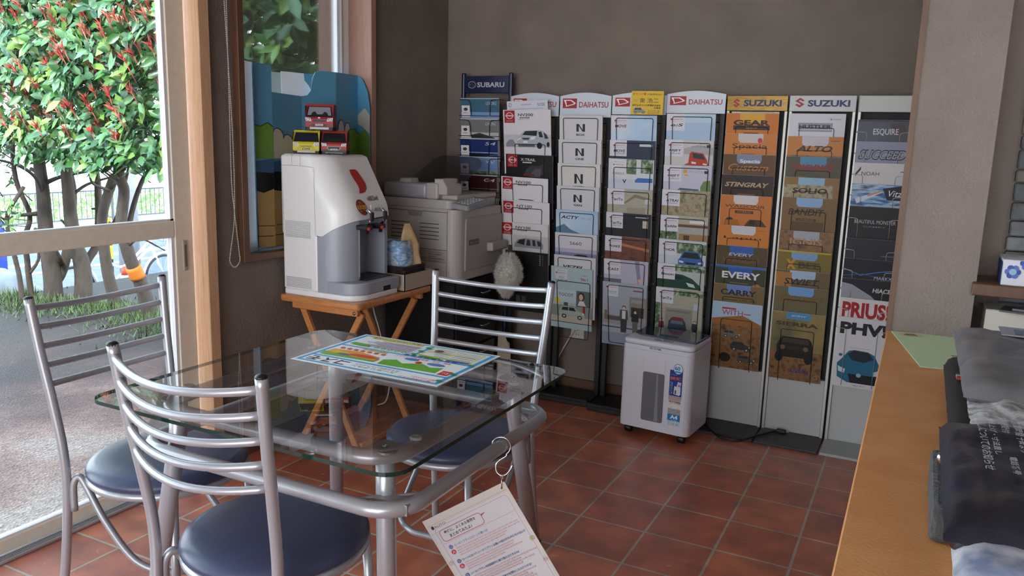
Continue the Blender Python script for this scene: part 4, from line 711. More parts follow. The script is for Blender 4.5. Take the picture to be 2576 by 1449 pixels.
# ================================================================== folding side table, drinks machine and what stands there
PINE = M_PINE
t = thing('folding_table', 'small orange pine folding table under the white drinks machine', 'table')
TX0, TX1, TY0, TY1 = -1.070, -.688, -.655, -.150
b = MB(); b.prism(rrect(TX0, TX1, TY0, TY1, .02, 4), .574, .600, PINE, None, .007, 2); b.obj('tabletop', t)
for y in (-.615, -.19): b = MB(); b.rbox(-1.03, -.715, y-.011, y+.011, .545, .574, PINE, .003, 1); b.obj('apron', t)
b = MB(); b.lathe([(.0, .003), (.006, .002), (.007, 0)], C('8a7a68', .3, .8), 12, frame((-.728, -.6265, .558), (1, 0, 0), (0, 0, 1))); b.obj('bolt', t)
def slat(b, p, q, w, th, m):
    p, q = Vector(p), Vector(q); z = (q-p).normalized(); x = Vector((0, 1, 0)).cross(z).normalized(); y = z.cross(x)
    Mx = Matrix(((x.x, y.x, z.x, p.x), (x.y, y.y, z.y, p.y), (x.z, y.z, z.z, p.z), (0, 0, 0, 1))); b.rbox(-w/2, w/2, -th/2, th/2, 0, (q-p).length, m, .003, 1, Mx)
for y in (-.578, -.225):
    s_ = .0125
    b = MB(); slat(b, (-.745, y-s_, .006), (-1.005, y-s_, .548), .026, .019, PINE); b.obj('leg', t)
    b = MB(); slat(b, (-1.030, y+s_, .006), (-.735, y+s_, .548), .026, .019, PINE); b.obj('leg', t)
for x, yo in ((-.742, -.0125), (-1.033, .0125)): b = MB(); b.rbox(x-.010, x+.010, -.568+yo, -.235+yo, .006, .030, PINE, .003, 1); b.obj('stretcher', t)
# drinks machine
WH = C('f0f0f0', .3, 0, .5, .2); GY = C('a3a8b2', .42, .1); GY2 = C('8c9097', .42, .1)
t = thing('drinks_machine', 'white and grey coffee dispenser standing on the pine folding table', 'coffee machine')
MX0, MX1, MY0, MY1, Z0 = -1.060, -.708, -.635, -.358, .600
b = MB(); b.prism(rrect(MX0, MX1, MY0, MY1, [.012, .075, .03, .012], 16), Z0, .622, WH, None, .004, 2, True); b.obj('base', t)
b = MB(); b.rbox(MX0+.001, -.893, MY0+.0005, MY1, .622, .86, WH, .006, 2)
VD = C('9a9da3', .6)
for z0, z1, n in ((.824, .888, 14), (.630, .672, 9)):
    for i in range(n):
        for j in range(26): b.box(-1.046+j*.0048, -1.0432+j*.0048, MY0-.0008, MY0+.0012, z0+(z1-z0)*i/n, z0+(z1-z0)*(i+.5)/n, VD)
b.obj('rear_body', t)
# hood: one lofted shell, wide round at the near front shoulder, lower edge rising towards the front
def hood_front(z):
    if z >= 1.125: return -.868-.030*((z-1.125)/.012)**2
    if z >= .955: return -.775-(z-.955)/(1.125-.955)*.093
    return -.764-.011*((z-.90)/.055)**2 if z > .90 else -.764
b = MB(); NU, NV = 0, 26; lv = []
def outline(t):
    """t 0..1 from the far back corner round the near side to the far front corner: (edge, fraction)"""
    return t
segs = [('back', 0.0)]+[('side', i/16) for i in range(17)]+[('arc', i/14) for i in range(1, 15)]+[('front', i/10) for i in range(1, 11)]
R0 = .10
def hood_pt(kind, f, z):
    xf = hood_front(z); ins = max(0, (z-1.125)/.012); ins = .012*ins**2
    if kind == 'back': return (MX0+ins, MY1, z)
    if kind == 'side': return (MX0+ins+(xf-R0-MX0-ins)*f, MY0+ins, z)
    if kind == 'arc':
        a = PI/2*f; return (xf-R0+R0*math.sin(a), MY0+R0-(R0-ins)*math.cos(a) if False else MY0+R0-(R0-ins*(1-f))*math.cos(a), z)
    return (xf, MY0+R0+(MY1-MY0-R0)*f, z)
def hood_low(kind, f):
    if kind in ('back',): return .84
    if kind == 'side':
        x = MX0+(-.864-MX0)*f; return .838 if x < -.893 else .833+.004*(x+.893)/.029
    if kind == 'arc': return .837+.060*math.sin(PI/2*f)**.9
    return .897+.007*f
rows = []
for k, f in segs:
    zb = hood_low(k, f); rows.append([hood_pt(k, f, zb+(1.137-zb)*(1-(1-j/NV)**1.6)) for j in range(NV+1)])
n1 = NV+1; vs = [p for r in rows for p in r]
fs = [(i*n1+j, (i+1)*n1+j, (i+1)*n1+j+1, i*n1+j+1) for i in range(len(rows)-1) for j in range(NV)]
b.add(vs, fs, WH, True); b.add([r[-1] for r in rows], [tuple(range(len(rows)))], WH); b.add([r[0] for r in rows], [tuple(range(len(rows)))[::-1]], WH)
b.add(rows[-1]+[(MX0, MY1, 1.137), (MX0, MY1, .84)], [tuple(range(n1))+(n1, n1+1)], WH)
SM = C('8e9092', .6)
for p, q in (((-1.06, 1.094), (-.967, 1.094)), ((-1.007, 1.096), (-1.007, 1.137)), ((-.967, 1.094), (-.967, 1.137)), ((-.967, 1.094), (-.905, 1.090)), ((-.903, 1.088), (-.899, .84))):
    d = Vector((q[0]-p[0], 0, q[1]-p[1])); n_ = Vector((-d.z, 0, d.x)).normalized()*.0007
    P3 = lambda v, s: (v[0]+s*n_.x, MY0-.0004+.0005, v[1]+s*n_.z)
    b.poly([(p[0]-n_.x, MY0-.0006, p[1]-n_.z), (q[0]-n_.x, MY0-.0006, q[1]-n_.z), (q[0]+n_.x, MY0-.0006, q[1]+n_.z), (p[0]+n_.x, MY0-.0006, p[1]+n_.z)], SM)
# printing on the sloping front
fx, fz = Vector((-.868, 0, 1.130)), Vector((-.775, 0, .955)); dn = (fx-fz).normalized()
Mf = frame((fz.x+.0012, -.475, fz.z), (0, 1, 0), dn)
sw = []
for i in range(13): a = i/12; sw.append((-.034+.012*math.sin(a*PI*.9)-.008*a*0, .170-.090*a))
left = [(-.030, .166), (-.031, .150), (-.028, .130), (-.024, .110), (-.025, .096), (-.030, .082)]; right = [(-.022, .082), (-.010, .086), (-.002, .098), (.001, .114), (-.002, .134), (-.006, .152), (-.010, .164), (-.016, .167)]
b.poly([(2.0*x+.030, 1.18*y-.052, .0008) for x, y in left[::1]+right], C('b82a1e', .35), Mf)
b.text('NESCAFÉ', .002, .012, .072, .030, C('2a2c2e', .4), Mf @ Matrix.Translation((0, 0, .0009)), .15, .02); b.poly([(.012, .027, .0009), (.05, .030, .0009), (.05, .032, .0009), (.012, .029, .0009)], C('2a2c2e', .4), Mf)
el = [(-.050+.030*math.cos(a*PI/14), -.012+.033*math.sin(a*PI/14), .0012) for a in range(28)]; b.poly(el, C('8a2422', .4), Mf)
b.poly([(-.076, -.020, .0016), (-.024, -.020, .0016), (-.024, -.004, .0016), (-.076, -.004, .0016)], C('e0a232', .4), Mf); b.text('カチッ', -.070, -.018, -.030, -.006, C('3a1c14', .5), Mf @ Matrix.Translation((0, 0, .0019)), 0, .03)
b.poly([(-.056, .006, .0016), (-.048, .006, .0016), (-.052, .014, .0016)], C('e0a232', .4), Mf); b.text('しっかり', -.062, .0, -.042, .004, C('e8c8a0', .5), Mf @ Matrix.Translation((0, 0, .0016))); b.text('閉めて下さい', -.066, -.030, -.038, -.024, C('e8c8a0', .5), Mf @ Matrix.Translation((0, 0, .0016)))
b.obj('hood', t)
b = MB(); b.box(-.7655, -.7615, -.475, -.430, .932, .952, WH); b.obj('hood_tab', t)
# grey body with the cup bay
b = MB(); out_ = [(-.893, -.372), (-.893, MY0+.003)]+[(x, y) for x, y in rrect(-.95, -.770, MY0+.003, -.40, [.0, .096, 0, 0], 22) if x > -.90 and y < -.535]+[(-.770, -.538), (-.86, -.538), (-.86, -.372)]
seen = []; [seen.append(p) for p in out_ if p not in seen]
b.prism(seen, .622, .893, GY, None, 0); b.box(-.86, -.771, MY1-.018, MY1, .672, .893, GY); b.box(-.86, -.771, -.538, MY1-.018, .872, .895, GY2)
b.box(-.893, -.86, -.372, MY1, .622, .893, GY); b.box(-.7705, -.769, -.541, -.535, .68, .874, C('c6c8cc', .4)); b.obj('grey_body', t)
b = MB(); b.prism(rrect(-.90, MX1+.003, MY0+.004, MY1+.002, [.0, .075, .02, 0], 18), .622, .668, GY, None, .003, 1, False); b.prism([(-.862, -.555), (-.735, -.545), (-.735, -.368), (-.862, -.368)], .6665, .6695, C('24252a', .4))
for i in range(3):
    for j in range(3): b.lathe([(.012, .670), (.010, .6705), (0, .6702)], C('4c4e56', .3, .3), 10, Matrix.Translation((-.85+.045*i+.01, -.52+.055*j, 0)))
b.box(MX1-.004, MX1+.0045, -.475, -.43, .624, .642, C('16161a', .6)); b.obj('drip_tray', t)
for y in (-.535, -.452):
    b = MB(); b.rbox(-.79, -.722, y-.020, y+.020, .862, .880, C('1c1d21', .35), .004, 1); b.lathe([(.007, 0), (.007, .018), (.009, .02)], C('1c1d21', .35), 10, Matrix.Translation((-.735, y, .848)))
    o = b.obj('tap', t)
    c = MB(); c.rbox(-.722, -.715, y-.018, y-.005, .862, .874, C('d8301e', .4), .002, 1); c.obj('red_button', o)
    c = MB(); c.tube(rpath([(-.765, y+.006, .934), (-.722, y+.006, .934), (-.718, y+.006, .905), (-.736, y+.006, .876)], .012, 5), .0062, M_CHROME, 8); c.rbox(-.7235, -.712, y-.003, y+.015, .896, .930, C('5b5d63', .15, .9), .003, 1); c.obj('lever', o)
# three folded paper cars
def paper_car(name, label, x0, y0, z0, w, h, dep, body, low, glass, grille, txt, chrome):
    b = MB(); bc = C(body, .5)
    pro = [(0, .012), (0, h*.42), (.006, h*.50), (.030, h*.92), (.038, h), (dep, h), (dep, .012)]
    b.prism([(p[0], p[1]) for p in pro], -w/2, w/2, bc, frame((0, 0, 0), (0, 1, 0), (0, 0, 1)))
    Ms_ = frame((0, 0, 0), (1, 0, 0), (0, 0, 1))
    art(b, Ms_, w, h, [('r', .02, .80, .98, .88, low), ('p', [(.0, .52), (.20, .54), (.22, .66), (.03, .66)], 'd8dade'), ('p', [(1, .52), (.80, .54), (.78, .66), (.97, .66)], 'd8dade'), ('o', .10, .60, .06, .055, .3, '5a5a8a'), ('o', .90, .60, .06, .055, .3, '5a5a8a')]+grille+[('r', .36, .76, .64, .83, '22242a' if not chrome else 'c8c8c8'), ('t', txt, .39, .775, .61, .815, 'd8d8d8' if not chrome else '44464c', 0, .03)], .0004)
    sl = Vector((0, .024, h*.42)); Mw = frame((0, .006, h*.50), (1, 0, 0), sl)
    art(b, Mw, w, sl.length, [('p', [(.08, .04), (.92, .04), (.99, .98), (.01, .98)], '1a1c22'), ('p', [(.12, .1), (.88, .1), (.93, .85), (.07, .85)], glass)]+([('p', [(.2, .85), (.24, .6), (.34, .5), (.42, .75), (.6, .75), (.68, .5), (.78, .6), (.82, .85)], '26262a')] if chrome else []), .0005)
    for s in (-1, 1):
        Mq = frame((s*w/2, dep/2, 0), (0, s, 0), (0, 0, 1)); art(b, Mq, dep, h, [('r', .2, .08, .55, .45, '2a2c32'), ('r', .6, .08, .95, .45, '2a2c32'), ('r', .57, .05, .585, .9, '33343a'), ('e', .2, .88, .11, .13, '1a1a1c'), ('e', .82, .88, .11, .13, '1a1a1c')], .0004)
        b.box(s*w/2*.76-.010, s*w/2*.76+.010, .004, .03, 0, .013, C('26262a', .6)); b.box(s*w/2*.76-.010, s*w/2*.76+.010, dep-.03, dep-.004, 0, .013, C('26262a', .6))
    b.box(-w*.34, w*.34, .002, dep-.002, .004, .014, C('cfcfcf', .6))
    o = b.obj(name); o.location = (x0, y0, z0); o.rotation_euler.z = .58; tag(o, label, 'paper model', 'folded paper cars on the drinks machine'); return o
gr_y = [('p', [(.22, .68), (.28, .66), (.72, .66), (.78, .68)], '4a4620'), ('l', [(.18, .82), (.22, .74), (.5, .70), (.78, .74), (.82, .82)], .0012, '7a7220'), ('l', [(.3, .70), (.7, .70)], .0008, '5a5620')]
gr_r = [('p', [(.26, .66), (.74, .66), (.78, .72), (.70, .82), (.30, .82), (.22, .72)], 'b8b4b0'), ('p', [(.28, .675), (.72, .675), (.75, .72), (.69, .80), (.31, .80), (.25, .72)], '201c20'), ('r', .06, .84, .94, .93, '33262a')]
gr_t = [('p', [(.26, .60), (.74, .60), (.72, .68), (.28, .68)], '2a2022'), ('r', .12, .56, .88, .575, '6a2226'), ('p', [(.22, .76), (.78, .76), (.74, .86), (.26, .86)], '2a2022'), ('e', .5, .53, .05, .03, 'c8b8b8')]
paper_car('paper_car', 'yellow folded paper car on the drinks machine, lower row', -1.003, -.560, 1.1375, .098, .088, .135, 'd6c81e', 'c8b81c', '1b2030', gr_y, 'Move', False)
paper_car('paper_car', 'red folded paper car with oval grille in the lower row', -.918, -.500, 1.1375, .095, .088, .135, 'a8322a', '3a2a30', '1c1a1e', gr_r, 'Canbus', True)
paper_car('paper_car', 'red folded paper car on top of the other two', -.968, -.524, 1.2262, .104, .100, .13, 'a0242a', '8a2026', '8a8a92', gr_t, 'Tanto', True)
m_, n_, l_, b_ = mk('thin_white_card'); tl_ = n_.new('ShaderNodeBsdfTranslucent'); tl_.inputs[0].default_value = (.85, .82, .80, 1); mx_ = n_.new('ShaderNodeMixShader'); mx_.inputs[0].default_value = .35
b_.inputs['Base Color'].default_value = (.8, .8, .84, 1); b_.inputs['Roughness'].default_value = .6; l_.new(b_.outputs[0], mx_.inputs[1]); l_.new(tl_.outputs[0], mx_.inputs[2]); l_.new(mx_.outputs[0], n_['Material Output'].inputs[0]); M_CARD = m_
# ------------------------------------------------------------------ folded cardboard backdrop in the window
st = thing('cardboard_backdrop', 'folded cardboard backdrop with blue sky and green hills, standing in the window', 'display')
BLU, CLD, HIL, TAN = '5c9dc2', 'd0cabd', '6b9a40', 'bb9c66'
def board(name, y0, x0, y1, x1, z0, top, items):
    """one upright fold; top is a list of (u, z) from left to right"""
    p, q = Vector((x0, y0, 0)), Vector((x1, y1, 0)); w = (q-p).length; xd = (q-p).normalized(); nv_ = xd.cross(Vector((0, 0, 1)))
    Mx = frame(p, xd, (0, 0, 1)); b = MB()
    b.prism([(0, z0), (w, z0)]+[(u*w, z) for u, z in top[::-1]], -.003, 0, C(BLU, .45), Mx)
    zt = max(z for u, z in top); lift = [0]
    for kind, pts, col in items:
        lift[0] += .0005; Lm = Mx @ Matrix.Translation((0, 0, lift[0]))
        if kind == 'f': b.poly([(u*w, z, 0) for u, z in pts], C(col, .5), Lm)
        else:
            for (a, z_), (c_, z2) in zip(pts, pts[1:]):
                A_, B2 = Vector((a*w, z_, 0)), Vector((c_*w, z2, 0)); d = B2-A_
                if d.length < 1e-6: continue
                n2 = Vector((-d.y, d.x, 0)).normalized()*.0013; b.poly([A_-n2, B2-n2, B2+n2, A_+n2], C('1c1e1c', .6), Lm)
    return b.obj(name, st)
def bumps(u0, u1, z, amp, n, base):
    """scalloped cloud edge"""
    pts = []
    for i in range(n):
        for j in range(7):
            a = j/6; pts.append((u0+(u1-u0)*(i+.5-.5*math.cos(PI*a))/n, z+amp*math.sin(PI*a)+base*(i+a)/n))
    return pts
cl = bumps(0, 1, 1.16, .022, 3, -.03)
ground = lambda zb: [('f', [(0, .775), (1, .775), (1, zb), (0, zb)], TAN), ('f', [(0, zb-.09), (.4, zb-.10), (1, zb-.085), (1, zb), (0, zb)], '15181c'), ('f', [(0, zb-.02), (1, zb-.025), (1, zb+.03), (0, zb+.02)], '3f5f8c'), ('l', [(.05, .86), (1, .857)], 0), ('l', [(.0, .82), (.9, .818)], 0)]
board('left_flap', -.722, -1.103, -.684, -1.142, .768, [(0, 1.20), (.06, 1.32), (.25, 1.40), (.6, 1.452), (1, 1.466)], [('f', [(0, .76), (1, .76), (1, 1.10), (.7, 1.17), (.3, 1.235), (0, 1.24)], HIL), ('f', [(.35, 1.24), (.75, 1.17), (1, 1.10), (1, 1.385), (.75, 1.39), (.5, 1.36), (.3, 1.28)], CLD), ('l', [(.0, 1.24), (.3, 1.235), (.7, 1.17), (1, 1.10)], 0), ('l', [(1, 1.385), (.75, 1.39), (.5, 1.36), (.3, 1.28)], 0), ('f', [(0, .76), (1, .79), (1, 1.0), (0, .98)], '1a2528'), ('f', [(0, .757), (1, .78), (1, .93), (0, .90)], TAN)])
lf = [ob for ob in st.children][-1]
b = MB(); Ml = frame((-1.103, -.722, 0), (-.039, .038, 0), (0, 0, 1)) @ Matrix.Translation((0, 0, .004)); b.M = Ml; b.text('Dr.', .018, .845, .050, .870, C('b8482a', .5), None, .2, .03); b.text('ドライブ', .016, .818, .052, .838, C('1c1e1c', .5), None, .2, .02); b.obj('small_lettering', lf)
board('sky_panel', -.684, -1.142, -.610, -1.122, .775, [(0, 1.466), (1, 1.464)], ground(1.085)+[('f', [(0, 1.115), (1, 1.115), (1, 1.235), (.7, 1.25), (.3, 1.235), (0, 1.24)], HIL), ('l', [(0, 1.24), (.3, 1.235), (.7, 1.25), (1, 1.235)], 0)])
board('centre_panel', -.610, -1.122, -.415, -1.150, .785, [(0, 1.364), (1, 1.360)], ground(1.085)+[('f', [(0, 1.115), (1, 1.115)]+[(u, z) for u, z in bumps(0, 1, 1.215, .026, 3, -.070)][::-1], CLD), ('l', bumps(0, 1, 1.215, .026, 3, -.070), 0)])
board('right_centre_panel', -.415, -1.150, -.258, -1.102, .785, [(0, 1.360), (.18, 1.366), (.28, 1.385), (.32, 1.43), (.40, 1.458), (.55, 1.466), (1, 1.466)], ground(1.085)+[('f', [(0, 1.115), (1, 1.115), (1, 1.13), (0, 1.14)], CLD)])
board('right_sky_panel', -.258, -1.102, -.080, -1.128, .785, [(0, 1.466), (1, 1.468)], ground(1.07)+[('f', [(0, 1.10), (.45, 1.10)]+bumps(.05, .62, 1.235, .045, 2, -.02)[::-1]+[(0, 1.19)], CLD), ('l', bumps(.05, .62, 1.235, .045, 2, -.02), 0), ('f', [(.12, 1.10), (1, 1.10), (1, 1.215), (.8, 1.24), (.55, 1.235), (.3, 1.20)], HIL), ('l', [(.12, 1.10), (.3, 1.20), (.55, 1.235), (.8, 1.24), (1, 1.215)], 0)])
board('right_flap', -.080, -1.128, -.096, -1.052, .785, [(0, 1.468), (.4, 1.45), (.8, 1.40), (1, 1.33)], [('f', [(0, .79), (1, .79), (1, 1.20), (.6, 1.24), (0, 1.215)], HIL), ('f', [(0, 1.26), (.4, 1.25), (1, 1.22), (1, 1.30), (.6, 1.33), (0, 1.30)], CLD)])
b = MB(); b.prism([(-.748, -1.128), (-.655, -1.158), (-.655, -1.160), (-.748, -1.130)], .768, 1.467, M_CARD, Matrix(((0, 1, 0, 0), (1, 0, 0, 0), (0, 0, 1, 0), (0, 0, 0, 1)))); tag(b.obj('white_card'), 'plain white card upright at the left of the cardboard backdrop', 'card')
b = MB(); b.prism([(-.500, 1.30), (-.345, 1.30), (-.320, 1.345), (-.322, 1.375), (-.345, 1.405), (-.372, 1.425), (-.375, 1.452), (-.506, 1.450)], 0, .002, M_CARD, frame((-1.172, 0, 0), (0, 1, 0), (0, 0, 1))); tag(b.obj('white_notice'), 'white notice showing through the cut-out of the cardboard backdrop', 'notice')
# ------------------------------------------------------------------ box, basket, bags
t = thing('cardboard_tray', 'shallow white cardboard box beside the drinks machine', 'box'); CB = C('b9aa9a', .7)
b = MB(); X0, X1, Y0, Y1, za, zb = -.905, -.695, -.345, -.140, .6005, .668
for q in ((X0, X1, Y0, Y0+.003, za, zb), (X0, X1, Y1-.003, Y1, za, zb), (X0, X0+.003, Y0, Y1, za, zb), (X1-.003, X1, Y0, Y1, za, zb), (X0, X1, Y0, Y1, za, za+.003)): b.box(*q, CB)
b.obj('tray', t)
WK = noisy('dark_wicker', ['1e1614', '3a2c26'], 60, .7, .6, 160, (1, 1, 2))
b = MB(); ou = rrect(-.885, -.712, -.325, -.165, .02, 5); inn = rrect(-.877, -.720, -.317, -.173, .016, 5); n = len(ou)
b.add([(x, y, .604) for x, y in ou]+[(x*1.0, y, .695) for x, y in ou]+[(x, y, .695) for x, y in inn]+[(x, y, .612) for x, y in inn],
      [(i, (i+1) % n, n+(i+1) % n, n+i) for i in range(n)]+[(n+i, n+(i+1) % n, 2*n+(i+1) % n, 2*n+i) for i in range(n)]+[(2*n+i, 2*n+(i+1) % n, 3*n+(i+1) % n, 3*n+i) for i in range(n)]+[tuple(range(3*n, 4*n)), tuple(range(n))[::-1]], WK)
for k in range(7): b.tube([(x, y, .611+.0135*k) for x, y in rrect(-.8865, -.7105, -.3265, -.1635, .02, 4)], .0035, WK, 5, True)
tag(b.obj('wicker_basket'), 'dark woven basket inside the shallow white box', 'basket')
def crumple(name, rings, mat, amp, seed, n=22, top_open=True, inner=None):
    """soft bag: rings of (z, cx, cy, rx, ry)"""
    b = MB(); vs = []; k = len(rings)
    for i, (z, cx, cy, rx, ry) in enumerate(rings):
        for j in range(n):
            a = 2*PI*j/n; q = 1/((abs(math.cos(a))**4+abs(math.sin(a))**4)**.25)
            d = noise.noise(Vector((math.cos(a)*2.2+seed, math.sin(a)*2.2, z*26)))*amp
            vs.append((cx+(rx*q+d)*math.cos(a), cy+(ry*q+d)*math.sin(a), z+noise.noise(Vector((a*1.5, seed, z*9)))*amp*.9*(i > 0)))
    fs = [(i*n+j, i*n+(j+1) % n, (i+1)*n+(j+1) % n, (i+1)*n+j) for i in range(k-1) for j in range(n)]+[tuple(range(n))[::-1]]
    if not top_open: fs.append(tuple((k-1)*n+j for j in range(n)))
    b.add(vs, fs, mat, True); return b
BG = noisy('blue_film', ['9cc0dc', 'dbe6ee', '6fa4d4', 'c0d8ea'], 22, .22, .4, 60, (1, 1, 2), spec=.7)
b = crumple('b', [(.625, -.80, -.248, .050, .040), (.66, -.80, -.248, .055, .043), (.71, -.798, -.252, .064, .050), (.75, -.80, -.255, .062, .052), (.795, -.802, -.258, .054, .05), (.785, -.802, -.258, .047, .044), (.755, -.802, -.258, .044, .042)], BG, .012, 3)
b.lathe([(0, .752), (.044, .750)], C('6a5a50', .8), 14, Matrix.Translation((-.802, -.258, 0)))
tag(b.obj('blue_bag'), 'crumpled light-blue bag, open at the top, in the dark basket', 'bag')
b = MB(); TANF = noisy('tan_film', ['c9a878', 'd8bd92'], 12, .25, .3, 40, spec=.7); n = 9; vs = []
for i in range(n+1):
    for j in range(n+1):
        u, v = i/n, j/n; vs.append((-.765+.075*(u-.5)*(1.1-.5*v)+.02*v+.010*math.sin(v*5), -.215+.075*(u-.5)*(1.1-.5*v)-.012*math.sin(v*4), .635+.225*v-.10*max(0, u-.35)*v*1.4+.006*noise.noise(Vector((u*4, v*4, 2)))))
b.add(vs, [(i*(n+1)+j, (i+1)*(n+1)+j, (i+1)*(n+1)+j+1, i*(n+1)+j+1) for i in range(n) for j in range(n)], TANF, True)
o = b.obj('tan_plastic_bag'); so = o.modifiers.new('thickness', 'SOLIDIFY'); so.thickness = .004; tag(o, 'tan plastic bag standing up behind the blue bag', 'bag')
b = MB(); b.tube(smooth_curve([(-1.05, -.115, .74), (-1.04, -.115, .58), (-1.02, -.115, .45), (-.985, -.115, .346), (-.935, -.115, .16), (-.95, -.115, .04), (-1.0, -.115, .005)], 8), .0035, C('d8d5ce', .4), 8)
tag(b.obj('hanging_lead'), 'white cord hanging down behind the pine folding table', 'cable')
# ------------------------------------------------------------------ drawer cabinet and printer
BK = C('131316', .4)
t = thing('drawer_cabinet', 'black drawer cabinet under the grey-white printer', 'cabinet')
b = MB(); b.rbox(-1.065, -.690, .03, .412, 0, .585, BK, .004, 1); b.obj('carcass', t)
for z0, z1 in ((.02, .135), (.145, .26), (.27, .39), (.40, .575)):
    b = MB(); b.rbox(-.690, -.679, .04, .405, z0, z1, C('1a1a1e', .35), .003, 1); o = b.obj('drawer', t)
    c = MB(); zc = (z0+z1)/2+.02; c.tube(rpath([(-.679, .255, zc), (-.668, .258, zc-.002), (-.668, .33, zc-.002), (-.679, .333, zc)], .004, 3), .002, M_STEEL, 6); c.poly([(-.6788, .26, zc-.016), (-.6788, .33, zc-.016), (-.6788, .33, zc), (-.6788, .26, zc)], C('4a4c52', .4)); c.obj('label_holder', o)
PB, PB2 = C('b3ada8', .5), C('a59e98', .5); PD = C('2a2a2c', .6)
t = thing('office_printer', 'bulky off-white multifunction printer on the black drawer cabinet', 'printer')
b = MB(); b.prism(rrect(-1.075, -.672, .018, .430, [.004, .05, .012, .004], 6), .588, .905, PB, None, .004, 1); b.prism(rrect(-1.075, -.705, .018, .430, [.004, .03, .012, .004], 6), .905, .945, PB, None, .004, 1)
F = frame((0, .0172, 0), (1, 0, 0), (0, 0, 1)); ln_ = lambda x0, z0, x1, z1, w=.0011, m=PD: b.poly([(x0, z0-w, 0), (x1, z1-w, 0), (x1, z1+w, 0), (x0, z0+w, 0)], m, F)
ln_(-1.05, .892, -.722, .892); ln_(-1.05, .725, -.722, .725); b.poly([(-.7235, .60, 0), (-.7215, .60, 0), (-.7215, .90, 0), (-.7235, .90, 0)], PD, F); b.poly([(-1.051, .725, 0), (-1.049, .725, 0), (-1.049, .892, 0), (-1.051, .892, 0)], PD, F)
for xa in (-1.02, -.865):
    for i in range(5): ln_(xa, .838-.017*i, xa+.10, .838-.017*i, .0016)
b.prism([(-.93, .892), (-.925, .872), (-.92, .868), (-.86, .868), (-.855, .872), (-.85, .892)], 0, .001, C('8e8882', .5), F)
b.poly([(-.925, .670, 0), (-.728, .670, 0), (-.728, .722, 0), (-.925, .722, 0)], C('a49e98', .5), F)
for i in range(5):
    for xa, xb in ((-.915, -.83), (-.82, -.735)):
        ln_(xa, .712-.009*i, xb-.02*(i % 3), .712-.009*i, .0012, C('55524e', .6))
ln_(-.925, .670, -.728, .670, .0008); b.box(-.79, -.777, .0165, .02, .612, .628, PD); b.obj('housing', t)
b = MB(); b.prism(rrect(.085, .427, .63, .868, [.006, .006, .006, .02], 4), -.012, .006, PB2, frame((-.672, 0, 0), (0, 1, 0), (0, 0, 1)), .003, 1); o = b.obj('side_cover', t)
c = MB(); c.M = frame((-.6655, .15, .755), (0, 1, 0), (0, 0, 1)); c.box(-.04, .05, -.012, .012, 0, .0008, C('5d5d60', .5)); c.text('Canon', -.03, -.005, .005, .005, C('b5b5b5', .5), Matrix.Translation((0, 0, .0011))); c.text('D1350', .015, -.005, .04, .005, C('b5b5b5', .5), Matrix.Translation((0, 0, .0011))); c.obj('name_plate', o)
b = MB(); Mk = frame((-.79, .03, .932), (.985, 0, -.1), (0, .99, .10)); b.prism(rrect(0, .165, 0, .20, .014, 4), -.014, .010, C('8f9196', .45), Mk, .003, 1); random.seed(7)
for i in range(9):
    for j in range(6): b.box(.02+.015*i, .028+.015*i, .03+.025*j, .042+.025*j, .010, .013, C('b9babd', .4), Mk)
b.box(.03, .09, .165, .19, .0102, .0115, C('2c3036', .3), Mk); b.obj('control_panel', t)
b = MB(); b.rbox(-1.07, -.835, .02, .13, .945, 1.012, C('aaaab2', .35, .1), .016, 3, None, True); b.rbox(-1.07, -.70, .06, .425, .945, .965, PB, .004, 1); b.obj('scanner_lid', t)
b = MB(); b.rbox(-.84, -.775, .02, .16, .945, 1.018, PB, .010, 2); b.prism([(-.80, .965), (-.735, .965), (-.735, 1.0), (-.76, 1.035), (-.80, 1.035)], -.16, -.03, PB, frame((0, 0, 0), (1, 0, 0), (0, 0, 1)), .004, 1); b.obj('feeder_block', t); b = MB(); b.prism([(-1.02, 1.0), (-.94, 1.0), (-.95, 1.03), (-1.0, 1.03)], -.13, -.06, PB, frame((0, 0, 0), (1, 0, 0), (0, 0, 1)), .004, 1); b.obj('feeder_guide', t)
b = MB(); Mt = frame((-.86, .13, 1.015), (1, 0, 0), (0, .88, .40)); b.prism(rrect(-.14, .15, 0, .27, [.01, .01, .12, .05], 8), 0, .003, pane('smoked_tray', (.74, .74, .78), .35, .25), Mt, 0); b.obj('paper_tray', t)
b = MB(); b.rbox(-.672, -.635, .28, .429, .70, .742, PB2, .008, 2); b.obj('output_tray', t)
# ------------------------------------------------------------------ feather duster, folder
random.seed(11)
t = thing('feather_duster', 'fluffy greyish-white feather duster hanging beside the printer', 'duster')
b = MB(); FL = C('e2ded6', .9, 0, .1); FL2 = C('c6c2ba', .9, 0, .1); c0 = Vector((-.565, .31, .60))
bm = bmesh.new(); bmesh.ops.create_icosphere(bm, subdivisions=4, radius=1)
def fluff(v):
    k = v.z; r = .056*(1 if k > -.1 else 1+.55*(k+.1)); return c0+Vector((v.x*r-.012*(k < -.2)*abs(k), v.y*r, .10*k-.01))*1+Vector((v.x, v.y, v.z))*.010*noise.noise(v*5)
for v in bm.verts: v.co = fluff(v.co.copy())
b.bm(bm, FL, True)
for i in range(9000):
    v = Vector((random.gauss(0, 1), random.gauss(0, 1), random.gauss(0, 1))).normalized(); p = fluff(v); d = (v+Vector((random.uniform(-.6, .6), random.uniform(-.6, .6), random.uniform(-.7, .3)))).normalized()
    q = p+d*random.uniform(.008, .020); sd = d.cross(v+Vector((.1, .2, .3))).normalized()*.0013; b.add([p-sd, p+sd, q], [(0, 1, 2)], FL if i % 4 else FL2, True)
b.obj('feathers', t); b = MB(); b.tube([(-.58, .31, .42), (-.565, .31, .60), (-.56, .31, .735)], .009, C('3a3632', .5), 8); b.obj('handle', t)
